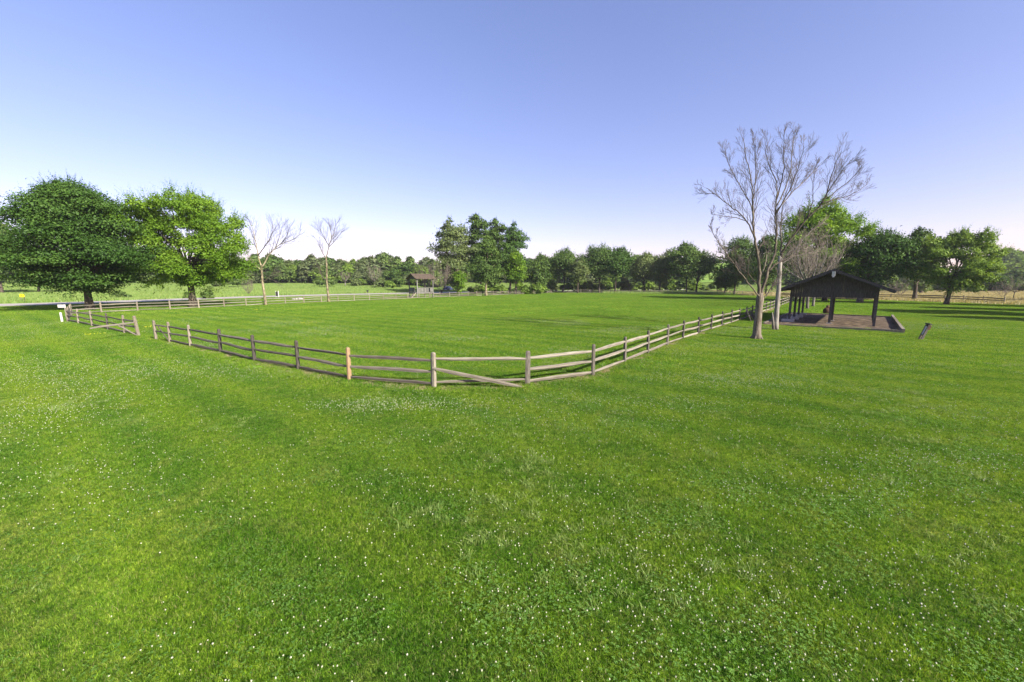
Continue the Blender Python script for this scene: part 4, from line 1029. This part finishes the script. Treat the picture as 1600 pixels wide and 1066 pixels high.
# two cream trunked bare trees by the far fence, limbs drawn from their real outline
b3 = gp(416, 476.8); Y3 = b3.y
t3 = tag(empty('bare_tree', b3), 'bare tree with a cream trunk and a wide lopsided crown by the far fence', 'tree')
mb = MB(); P = [pt(415.3, 478, Y3)-b3, pt(415, 472, Y3)-b3, pt(412.5, 455, Y3)-b3, pt(410, 438, Y3)-b3, pt(409, 420, Y3)-b3, pt(409, 414, Y3)-b3]
mb.tube(P, [.26, .19, .165, .155, .14, .1], 9); mb.build('trunk', M[cream], t3, True)
KW = dict(rmin=.010, side=(4, 6), spread=.55)
limb(t3, R_, [(409, 419), (405, 406), (403.5, 398), (401, 385), (398, 370), (394, 355), (392, 345)], Y3, .14, .02, 2, 20, 3.73, dy=1, bark=cream, f0=.4, upb=.07, **KW)
limb(t3, R_, [(404, 398), (412, 388), (421, 375), (427, 360), (425, 346)], Y3, .1, .02, 2, 17, 3.50, dy=-1, bark='bark_grey', upb=.07, **KW)
limb(t3, R_, [(409, 419), (415, 409), (419, 400), (426, 392), (436, 383), (448, 378), (460, 374), (470, 365)], Y3, .13, .02, 2, 24, 3.73, dy=-1.5, bark=cream, f0=.3, upb=.07, **KW)
limb(t3, R_, [(430, 389), (435, 375), (440, 360), (443, 348)], Y3-.5, .08, .015, 2, 14, 3.03, dy=1.4, bark='bark_grey', upb=.07, **KW)
limb(t3, R_, [(440, 381), (448, 368), (453, 355)], Y3-.5, .06, .015, 2, 11, 2.57, dy=-1, bark='bark_grey', upb=.07, **KW)
limb(t3, R_, [(408, 422), (400, 415), (394, 409), (388, 398), (386, 388)], Y3, .07, .015, 2, 14, 2.80, dy=.6, bark=cream, upb=.07, **KW)
limb(t3, R_, [(411, 441), (418, 436), (424, 428), (430, 420)], Y3, .07, .015, 2, 13, 2.80, dy=-.6, bark='bark_grey', upb=0.0, **KW)
limb(t3, R_, [(420, 434), (432, 441), (440, 446)], Y3, .04, .015, 1, 8, 1.63, dy=-.6, bark='bark_grey', upb=-.1, **KW)
b4 = gp(513.5, 471.9); Y4 = b4.y
t4 = tag(empty('bare_tree', b4), 'narrow bare tree with a cream trunk right of the wide lopsided bare one', 'tree')
mb = MB(); P = [pt(514, 473, Y4)-b4, pt(513.5, 466, Y4)-b4, pt(512, 452, Y4)-b4, pt(510.5, 437, Y4)-b4, pt(510.5, 415, Y4)-b4, pt(509.5, 402, Y4)-b4]
mb.tube(P, [.28, .2, .175, .15, .13, .11], 9); mb.build('trunk', M[cream], t4, True)
limb(t4, R_, [(509.5, 403), (512, 395), (514, 384), (517, 376), (521, 366), (524, 355), (527, 347)], Y4, .12, .02, 2, 21, 3.27, dy=1, bark='bark_grey', f0=.3, upb=.07, **KW)
limb(t4, R_, [(514, 384), (508, 374), (502, 362), (498, 350)], Y4, .09, .02, 2, 17, 3.03, dy=-1, bark='bark_grey', upb=.07, **KW)
limb(t4, R_, [(509, 403), (504, 396), (501, 387), (496, 376)], Y4, .09, .02, 2, 14, 2.80, dy=.6, bark='bark_grey', upb=.07, **KW)
limb(t4, R_, [(514, 386), (523, 377), (531, 367), (536, 358)], Y4, .08, .02, 2, 14, 2.80, dy=-.7, bark='bark_grey', upb=.07, **KW)
limb(t4, R_, [(518, 372), (517, 358), (514, 348)], Y4, .06, .02, 2, 11, 2.33, bark='bark_grey', upb=.07, **KW)
limb(t4, R_, [(510.5, 438), (505, 435), (501, 428), (499, 418)], Y4, .07, .02, 2, 13, 2.33, bark='bark_grey', upb=.07, **KW)

auto_bare('dead_tree', 'grey dead tree with dense twigs just left behind the shelter, nearest of three', 1261, 482.5, 366, 44, 5, 'bark_bleached', .17, 9, 2, 10, rmin=.012, trunk_to=.3, tl=1.1)
auto_bare('dead_tree', 'grey dead tree with dense twigs above the shelter roof ridge, rightmost of three', 1270, 479, 362, 50, 6, 'bark_bleached', .16, 9, 2, 10, rmin=.013, trunk_to=.3, tl=1.1)
auto_bare('dead_tree', 'grey dead tree with dense twigs behind the left shelter posts, leftmost of three', 1255, 474, 376, 34, 7, 'bark_grey', .2, 8, 2, 9, rmin=.014, trunk_to=.35, tl=1.1)
auto_bare('dead_tree', 'pale dead tree at the wood edge left of the raised stand', 585, 0, 410, 14, 8, 'bark_bleached', .2, 7, 2, 7, Y=160, rmin=.03, trunk_to=.2)
auto_bare('dead_tree', 'pale dead tree at the wood edge behind the narrow bare tree', 540, 0, 420, 9, 9, 'bark_bleached', .2, 7, 2, 6, Y=162, rmin=.03, trunk_to=.25)
auto_bare('dead_bush', 'pinkish grey leafless thicket right behind the raised stand', 690, 0, 404, 22, 12, 'twig_grey', .12, 12, 2, 12, Y=112, rmin=.02, trunk_to=.05, upb=.02)
auto_bare('dead_bush', 'pinkish grey leafless thicket behind the stand roof', 668, 0, 400, 20, 13, 'twig_grey', .12, 12, 2, 12, Y=122, rmin=.02, trunk_to=.05, upb=.04)
auto_bare('dead_bush', 'small leafless thicket among the back row oaks', 985, 0, 432, 9, 14, 'twig_grey', .08, 9, 2, 8, Y=128, rmin=.018, trunk_to=.05)
auto_bare('dead_bush', 'small leafless bush beyond the road right of the bright maple', 388, 0, 434, 9, 15, 'twig_grey', .08, 9, 2, 8, Y=104, rmin=.018, trunk_to=.05)
auto_bare('dead_bush', 'grey leafless thicket under the broad dark oak', 1408, 0, 438, 16, 16, 'twig_grey', .08, 9, 2, 9, Y=96, rmin=.015, trunk_to=.05)
auto_bare('small_tree', 'small thin grey tree in the dry meadow at the right edge', 1583, 470, 430, 18, 17, 'bark_grey', .07, 9, 2, 8, rmin=.011, trunk_to=.35, tl=.9)
auto_bare('dead_bush', 'leafless bush in the dry meadow beside the small thin tree', 1566, 466, 440, 14, 18, 'twig_grey', .05, 9, 2, 8, rmin=.012, trunk_to=.05)

# ------------------------------------------------------------------ shelter
def uv(u, v, z=0): return Vector((u*UA+v*UB, v*UA-u*UB, z))
ORG = uv(-2.0, 40.2)
shl = tag(empty('picnic_shelter', ORG), 'open black stained wooden shelter with a low gable roof over the dirt pad', 'shelter')
def loc(u, v, z): return uv(u, v, z)-ORG
RZ = Matrix(((UA, UB, 0), (-UB, UA, 0), (0, 0, 1)))  # columns: u, v, z directions
uL, uM, uR = -4.63, -2.0, 0.62; v0, v1 = 40.0, 49.0
def ubox(mb, u, v, z, su, sv, sz): mb.box(loc(u, v, z), (su, sv, sz), RZ); return mb
for j, vv in enumerate((40, 43, 46, 49)):
    for u_ in (uL, uR) + ((uM,) if j < 2 else ()):
        ubox(MB(), u_, vv, 1.1, .16, .16, 2.2-.12).build('post', M['dark_stain_wood'], shl)
        if u_ == uL:
            r = random.Random(j); mb = MB()
            ubox(mb, u_-.05, vv-.15, .13, .85, .5, .3); ft = mb.build('footing', M['stone'], shl)
        elif u_ == uM: ubox(MB(), u_, vv, .05, .34, .34, .16).build('footing', M['stone'], shl)
for u_ in (uL, uR): ubox(MB(), u_, 44.5, 2.24, .14, 9.5, .2).build('eave_beam', M['dark_stain_wood'], shl)
for vv in (40, 43, 46, 49): ubox(MB(), uM, vv, 2.26, 5.2-.15, .12, .22).build('cross_beam', M['dark_stain_wood'], shl)
for u_ in (uL, uR):
    for vv in (40, 43, 46):
        mb = MB(); a = loc(u_, vv+.05, 1.65); b = loc(u_, vv+.6, 2.13); mb.beam(a, b, .08, .09); mb.build('knee_brace', M['dark_stain_wood'], shl)
ZR, ZE, WH = 4.26, 2.68, 3.5   # ridge, eave height, half width
def zroof(u): return ZR - (ZR-ZE)*abs(u-uM)/WH
r = random.Random(2)
for end, vv in (('front', 39.9), ('back', 49.1)):
    n = 34; w = (uR-uL+.16)/n; top = MB()
    for k in range(n):
        u0_ = uL-.08+k*w+.004; u1_ = uL-.08+(k+1)*w-.004; dv = r.uniform(-.006, .006)
        zb = 2.12+r.uniform(-.012, .012); b = len(top.v)
        for v_ in (vv-.012+dv, vv+.012+dv):
            for (u_, z_) in ((u0_, zb), (u1_, zb), (u1_, zroof(u1_)-.05), (u0_, zroof(u0_)-.05)):
                top.v.append(tuple(loc(u_, v_, z_)))
        for q in ((0, 1, 2, 3), (7, 6, 5, 4), (0, 4, 5, 1), (1, 5, 6, 2), (2, 6, 7, 3), (3, 7, 4, 0)): top.f.append(tuple(b+i for i in q))
    o = top.build('gable_boards', M['dark_stain_wood'], shl)
for sgn in (-1, 1):
    a = loc(uM, 0, ZR)
    mb = MB(); d = Vector((sgn*WH, 0, ZE-ZR)); c0 = len(mb.v)
    for v_ in (38.9, 50.1):
        for (f, dz) in ((0, 0), (1, 0), (1, .06), (0, .06)):
            mb.v.append(tuple(loc(uM+sgn*(WH*f+ (0.0)), v_, ZR+(ZE-ZR)*f+dz)))
    for q in ((0, 1, 2, 3), (7, 6, 5, 4), (0, 4, 5, 1), (1, 5, 6, 2), (2, 6, 7, 3), (3, 7, 4, 0)): mb.f.append(tuple(c0+i for i in q))
    mb.build('roof_slope', M['roof_felt'], shl)
    for v_ in (38.86, 50.14):
        mb = MB(); mb.beam(loc(uM, v_, ZR-.07), loc(uM+sgn*(WH+.02), v_, ZE-.07), .045, .2); mb.build('barge_board', M['dark_stain_wood'], shl)
    mb = MB(); mb.beam(loc(uM+sgn*(WH+.02), 38.9, ZE-.03), loc(uM+sgn*(WH+.02), 50.1, ZE-.03), .05, .16); mb.build('fascia', M['dark_stain_wood'], shl)
    for k in range(14):
        v_ = 39.3+k*.8; mb = MB(); mb.beam(loc(uM, v_, ZR-.1), loc(uM+sgn*(WH-.05), v_, ZE-.09), .05, .13); mb.build('rafter', M['dark_stain_wood'], shl)
mb = MB(); ubox(mb, uM+.0, 38.74, 3.93, .2, .12, .34); ob = mb.build('lamp_box', M['galvanised'], shl)
ob['label'] = 'small pale lamp box under the gable peak'
ubox(MB(), uM, 38.70, 3.72, .12, .1, .1).build('lamp_shade', M['galvanised'], shl)

# dirt pad with timber edging
mb = MB(); nu, nv = 26, 44
for j in range(nv+1):
    for i in range(nu+1):
        u_ = PAD[0]+(PAD[1]-PAD[0])*i/nu; v_ = PAD[2]+(PAD[3]-PAD[2])*j/nv
        edge = min(i, nu-i, j, nv-j); z_ = 0.05 + (0.05*float(vnoise(u_*1.0+30, v_*1.0, 1.2, 4)) if edge else 0)
        if i > nu*0.7: z_ -= 0.02
        p = uv(u_, v_, z_); mb.v.append(tuple(p))
for j in range(nv):
    for i in range(nu):
        a = j*(nu+1)+i; mb.f.append((a, a+1, a+nu+2, a+nu+1))
tag(mb.build('dirt_pad', M['dirt'], None, True), kind='structure')
edg = tag(empty('timber_edging', uv(-2, 36)), 'low weathered timber edging round the dirt pad under the shelter', 'edging')
def tim(u0_, v0_, u1_, v1_, h=.24, z0=0.0, w=.16):
    m_ = MB(); a = uv(u0_, v0_, z0+h/2)-edg.location; b = uv(u1_, v1_, z0+h/2)-edg.location
    m_.beam(a, b, w, h); m_.build('timber', M['edging_timber'], edg)
for k in range(4):
    a = -4.4+k*1.62; tim(a, 36.15+r.uniform(-.02, .02), a+1.6, 36.15+r.uniform(-.03, .03), .15+.02*k)
for k in range(5): tim(2.0+r.uniform(-.02, .02), 36.08+k*3.04, 2.0+r.uniform(-.02, .02), 36.08+(k+1)*3.04-.02, .3)
for k in range(4): tim(-5.9+k*1.95, 51.25, -5.9+(k+1)*1.95-.02, 51.25+r.uniform(-.03, .03), .15)
for k in range(4): tim(-5.95+r.uniform(-.02, .02), 37.0+k*3.5, -5.95, 37.0+(k+1)*3.5-.03, .12)
# weeds on the pad
pw_ = np.random.default_rng(5); n = 110
uu = pw_.uniform(-4, .6, n); vv_ = 36.5+np.abs(pw_.normal(0, .5, n))
scatter_tiles('pad_weeds', S_, uu*UA+vv_*UB, vv_*UA-uu*UB, 41, (.6, 1.2))

# brown object beyond the shelter
sb = gp(1291, 490.5)
st_ = tag(empty('tree_stump', sb), 'dark brown squat stump with an upright stub behind the middle shelter posts', 'stump')
mb = MB(); mb.tube([(0, 0, -.05), (0, 0, .12), (0, 0, .35), (-.03, 0, .5), (0.03, 0, .6)], [.26, .33, .34, .25, .16], 10); mb.build('body', M['rust_brown'], st_, True)
mb = MB(); mb.tube([(.06, 0, .52), (.07, 0, .75), (.05, .02, .9)], [.16, .13, .14], 8); mb.build('stub', M['rust_brown'], st_, True)

# leaning wooden post with a box
lb = gp(1437.5, 531)
lp = tag(empty('leaning_post', lb), 'short leaning wooden post with a brown box on top, right of the dirt pad', 'post')
top_ = pt(1450, 508, lb.y) - lb
ax_ = top_.normalized(); q_ = ax_.to_track_quat('Z', 'Y').to_matrix()
mb = MB()
for s_ in (-1, 1):
    mb = MB(); mb.box(ax_*(top_.length*.5-.04) + q_ @ Vector((s_*.07, 0, 0)), (.05, .12, top_.length+.1), q_); mb.build('upright', M['weathered_post' if s_ < 0 else 'pale_post'], lp)
mb = MB(); mb.box(ax_*(top_.length*.62), (.085, .1, .5), q_); mb.build('insert', M['galvanised'], lp)
mb = MB(); mb.box(ax_*(top_.length*.86) + q_ @ Vector((-.01, -.05, 0)), (.2, .14, .22), q_); mb.build('box', M['rust_brown'], lp)
mb = MB(); mb.box(ax_*(top_.length+.06), (.26, .2, .05), q_); mb.build('cap', M['weathered_post'], lp)

# planks leaning on the right fence in the roof shadow
bp_ = gp(1161, 502.5)
pk = tag(empty('plank_pile', bp_), 'dark old planks leaning against the fence in the shelter shadow', 'planks')
dr_ = (right_b[8]-right_b[4]).normalized(); nr_ = Vector((dr_.y, -dr_.x, 0))
for k in range(7):
    m_ = MB(); a = dr_*(k*.32)+nr_*(.55+rf.uniform(-.08, .08))+Vector((0, 0, .04)); b = dr_*(k*.32+rf.uniform(.3, .5)) + nr_*.1 + Vector((0, 0, .95+rf.uniform(-.1, .1)))
    m_.beam(a, b, .2, .035, up=tuple(nr_)); m_.build('plank', M['weathered_post'], pk)

# ------------------------------------------------------------------ small things on the left
wb = gp(97.5, 503.2)
o = MB(); o.tube([(0, 0, -.1), (0, 0, .75), (0, 0, .8)], [.075, .072, .05], 10)
wp = o.build('marker_post', M['white_paint']); wp.location = wb; wp.rotation_euler = (0, -.03, 0)
tag(wp, 'short plain white post left of the short fence', 'post')
sgb = Vector((-42.5, 37.8, 0)); sgb = pt(101, 500, 36.5); sgb.z = 0
sg = tag(empty('white_sign', sgb), 'blank white sign board on a thin post behind the fence corner', 'sign')
zc = hz(478.5, 36.5)
for dx in (.22,): MB().box((dx, 0, zc/2), (.05, .05, zc+.3)).build('post', M['white_paint'], sg)
MB().box((.0, -.05, zc), (.7, .03, .28)).build('board', M['white_paint'], sg)
yb = gp(37, 473.6)
ys_ = tag(empty('road_sign', yb), 'small yellow road sign on two thin posts beyond the road', 'sign')
zs_ = hz(462, yb.y)
for dx in (-.28, .28): MB().box((dx, 0, zs_/2), (.06, .05, zs_+.2)).build('post', M['weathered_post'], ys_)
MB().box((0, -.045, zs_), (.74, .02, .46)).build('panel', M['sign_yellow'], ys_)
mb = MB(); mb.box((-.11, -.062, zs_+.03), (.13, .008, .09)); mb.box((.08, -.062, zs_+.03), (.17, .008, .09)); mb.box((0, -.062, zs_-.07), (.3, .008, .04)); mb.build('lettering', M['black_paint'], ys_)
ub = gp(433.5, 464.6)
ut = tag(empty('utility_marker', ub), 'dark utility box between two white marker posts beside the road', 'marker')
MB().tube([(-.28, 0, 0), (-.28, 0, 1.35)], [.07, .07], 6).build('post', M['white_paint'], ut)
MB().tube([(.3, 0, 0), (.3, 0, 1.4)], [.1, .1], 6).build('post', M['white_paint'], ut)
MB().box((0, 0, .75), (.38, .3, .95)).build('box', M['black_paint'], ut)
db = gp(574.5, 458.8)
o = MB().box((0, 0, .75), (.5, .35, .5)).box((0, 0, .25), (.12, .12, .55)).build('road_marker', M['black_paint']); o.location = (db.x, db.y, hh(db.x, db.y))
tag(o, 'small dark box on a stub post beyond the road left of the stand', 'marker')
def rock(px, py, s, label):
    b = gp(px, py); r = random.Random(int(px)); mb = MB(); n = 8
    for z_, k in ((-.1, 1), (.3, 1.05), (.7, .8), (.95, .35)):
        for i in range(n):
            a = 6.283*i/n; j = r.uniform(.8, 1.2); mb.v.append((math.cos(a)*k*j*s, math.sin(a)*k*j*s*.7, z_*s*.7))
    for j in range(3):
        for i in range(n): q = j*n+i; w2 = j*n+(i+1) % n; mb.f.append((q, w2, w2+n, q+n))
    mb.f.append(tuple(3*n+i for i in range(n)))
    o = mb.build('boulder', M['stone']); o.location = b; tag(o, label, 'boulder')
rock(461, 468.2, .55, 'left of two pinkish boulders on the verge behind the far fence')
rock(468.5, 468.0, .6, 'right of two pinkish boulders on the verge behind the far fence')

# raised stand
ga_ = math.radians(40); SB = pt(652.5, 466.2, 84.2); SB.z = 0
stn = tag(empty('raised_stand', SB, 0), 'raised wooden judging stand with a shingled gable roof behind the far fence', 'stand')
e1 = Vector((math.cos(ga_), math.sin(ga_), 0)); e2 = Vector((-math.sin(ga_), math.cos(ga_), 0)); Ls = 3.7
MR = Matrix((e1, e2, Vector((0, 0, 1)))).transposed()
def sl_(a, b, z): return e1*a+e2*b+Vector((0, 0, z))
def sbox(name, a, b, z, sa, sb_, sz, mat): return MB().box(sl_(a, b, z), (sa, sb_, sz), MR).build(name, M[mat], stn)
for a in (0, Ls):
    for b in (0, Ls): sbox('post', a, b, 1.98, .17, .17, 3.96, 'grey_board' if b == 0 else 'weathered_post')
sbox('floor', Ls/2, Ls/2, 1.12, Ls+.3, Ls+.3, .14, 'grey_board')
for a in (0, Ls): sbox('floor_beam', a, Ls/2, .97, .1, Ls, .16, 'weathered_post')
for side in range(4):
    z_ = 2.13
    if side == 0: pa, pb = sl_(0.1, -.02, z_), sl_(Ls-.1, -.02, z_)
    elif side == 1: pa, pb = sl_(Ls, .1, z_), sl_(Ls, Ls-.1, z_)
    elif side == 2: pa, pb = sl_(.1, Ls, z_), sl_(Ls-.1, Ls, z_)
    else: pa, pb = sl_(-.02, 1.2, z_), sl_(-.02, Ls-.1, z_)
    MB().beam(pa, pb, .1, .1).build('top_rail', M['grey_board'], stn)
    nb = 11
    for k in range(nb):
        f = (k+.5)/nb; p = pa.lerp(pb, f); h_ = .82+rf.uniform(-.05, .04)
        if rf.random() < .12: continue
        d = (pb-pa).normalized(); m3 = Matrix((d, Vector((-d.y, d.x, 0)), Vector((0, 0, 1)))).transposed()
        MB().box(Vector((p.x, p.y, 2.08-h_/2)), ((pb-pa).length/nb*.82, .03, h_), m3).build('board', M['grey_board'], stn)
ov = .55; ZRs, ZEs = 5.05, 3.98
for sgn in (-1, 1):
    b0 = Ls/2; be = b0+sgn*(Ls/2+ov)
    mb = MB(); 
    for a in (-ov, Ls+ov):
        for (b_, z_) in ((b0, ZRs), (be, ZEs), (be, ZEs+.05), (b0, ZRs+.05)): mb.v.append(tuple(sl_(a, b_, z_)))
    for q in ((0, 1, 2, 3), (7, 6, 5, 4), (0, 4, 5, 1), (1, 5, 6, 2), (2, 6, 7, 3), (3, 7, 4, 0)): mb.f.append(q)
    rs_ = mb.build('roof', M['shingle'], stn)
    mb = MB(); rows = 9
    for k in range(rows):
        f0, f1 = k/rows, (k+1.15)/rows; f1 = min(1.02, f1); na = 22
        for q in range(na):
            a0 = -ov + (Ls+2*ov)*q/na; a1 = a0+(Ls+2*ov)/na*.94; lift = .075+rf.uniform(0, .03); ff_ = f1+rf.uniform(-.02, .02)
            b = len(mb.v)
            for (aa, fq, lz) in ((a0, f0, .055), (a1, f0, .055), (a1, ff_, lift), (a0, ff_, lift)):
                mb.v.append(tuple(sl_(aa, b0+(be-b0)*fq, ZRs+(ZEs-ZRs)*fq+lz)))
            mb.f.append((b, b+1, b+2, b+3))
    sh_ = mb.build('shingles', M['shingle'], rs_); sh_['kind'] = 'stuff'
for a in (-.02, Ls+.02):
    mb = MB(); b = 0
    for da in (-.02, .02):
        for (b_, z_) in ((0, 3.95), (Ls, 3.95), (Ls/2, ZRs-.03)): mb.v.append(tuple(sl_(a+da, b_, z_)))
    mb.f += [(0, 1, 2), (5, 4, 3), (0, 3, 4, 1), (1, 4, 5, 2), (2, 5, 3, 0)]; mb.build('gable_panel', M['weathered_post'], stn)
for b_ in (0.25, 1.05): MB().beam(sl_(-.1, b_, 1.15), sl_(-1.3, b_, .0), .05, .2).build('stair_stringer', M['pale_rail'], stn)
for k in range(4):
    f = (k+.7)/4.7; MB().box(sl_(-.1-1.2*f, .65, 1.17-1.13*f), (.26, .78, .04), MR).build('tread', M['pale_rail'], stn)

# parked car under the trees beyond the stand
cb = pt(700.5, 452, 142); cb.z = hh(cb.x, cb.y)
car = tag(empty('parked_car', cb, math.radians(70)), 'dark blue car parked under the trees behind the stand, seen end on', 'car')
prof = [(-2.2, .35), (-2.25, .85), (-2.1, 1.0), (-1.55, 1.55), (-.9, 1.66), (.3, 1.62), (1.0, 1.08), (2.1, .92), (2.25, .55), (2.2, .33)]
mb = MB(); n = len(prof)
for yy, in_ in ((-.88, 0), (-.8, 1), (.8, 1), (.88, 0)):
    for (a, z_) in prof:
        s_ = .97 if in_ else 1; top_in = 1
        mb.v.append((a, yy*(0.86 if z_ > 1.2 else 1), z_+(0.02 if in_ else 0)))
for j in range(3):
    for i in range(n): mb.f.append((j*n+i, j*n+(i+1) % n, (j+1)*n+(i+1) % n, (j+1)*n+i))
mb.f.append(tuple(range(n-1, -1, -1))); mb.f.append(tuple(3*n+i for i in range(n))); mb.build('body', M['car_paint'], car)
for q in ([(-2.06, 1.08), (-1.6, 1.53)], [(.38, 1.58), (.98, 1.12)]):
    mb = MB(); (a0, z0), (a1, z1) = q; s_ = -1 if a0 < 0 else 1
    dx = -.03 if a0 < 0 else .03
    for (a, z_, w) in ((a0, z0, .7), (a1, z1, .62)): mb.v += [(a+dx, -w, z_+.03), (a+dx, w, z_+.03)]
    mb.f.append((0, 1, 3, 2)); mb.build('window', M['car_glass'], car)
for s_ in (-1, 1):
    mb = MB(); mb.v = [(-1.5, s_*.875, 1.05), (.6, s_*.875, 1.05), (.15, s_*.78, 1.5), (-1.1, s_*.78, 1.5)]; mb.f = [(0, 1, 2, 3)]; mb.build('window', M['car_glass'], car)
    for a in (-1.4, 1.4):
        w = MB().tube([(a, s_*.7, .33), (a, s_*.91, .33)], [.33, .33], 14).build('wheel', M['rubber'], car)
    MB().box((2.24, s_*.6, .75), (.06, .3, .14)).build('headlight', M['galvanised'], car)
    MB().box((-2.24, s_*.6, .85), (.06, .25, .16)).build('tail_light', M['rust_brown'], car)
MB().box((-2.3, 0, .5), (.12, 1.6, .16)).build('bumper', M['galvanised'], car)
# bare red brown soil bank behind the far fence right of the stand
p_ = resample([(gp(p[0], p[1]-1.2).x, gp(p[0], p[1]-1.2).y) for p in ((684, 464.8), (700, 464.2), (740, 462.6), (780, 461.2), (830, 459.4))], 1.5)
tag(strip('bare_soil_bank', p_, -.4, 1.6, .05, M['rust_brown'], .4, 7), kind='structure')
tag(strip('bare_soil_verge', smooth_path([(gp(600, 466.5).x, gp(600, 466.5).y), (gp(625, 465).x, gp(625, 465).y), (gp(640, 464.4).x, gp(640, 464.4).y)], 1.5), -1, 1.6, .04, M['dirt'], .4, 8), kind='structure')

# ------------------------------------------------------------------ air
hm, hnt, hout = mat_new('haze_air')
pv_ = N(hnt, 'ShaderNodeVolumePrincipled'); pv_.inputs['Color'].default_value = (0.86, 0.9, 1.0, 1); pv_.inputs['Density'].default_value = 0.00018
pv_.inputs['Anisotropy'].default_value = 0.2
hnt.links.new(pv_.outputs[0], hout.inputs['Volume'])
hb = MB().box((0, 1000, 17), (2600, 2300, 39)).build('haze', hm); tag(hb, kind='stuff')
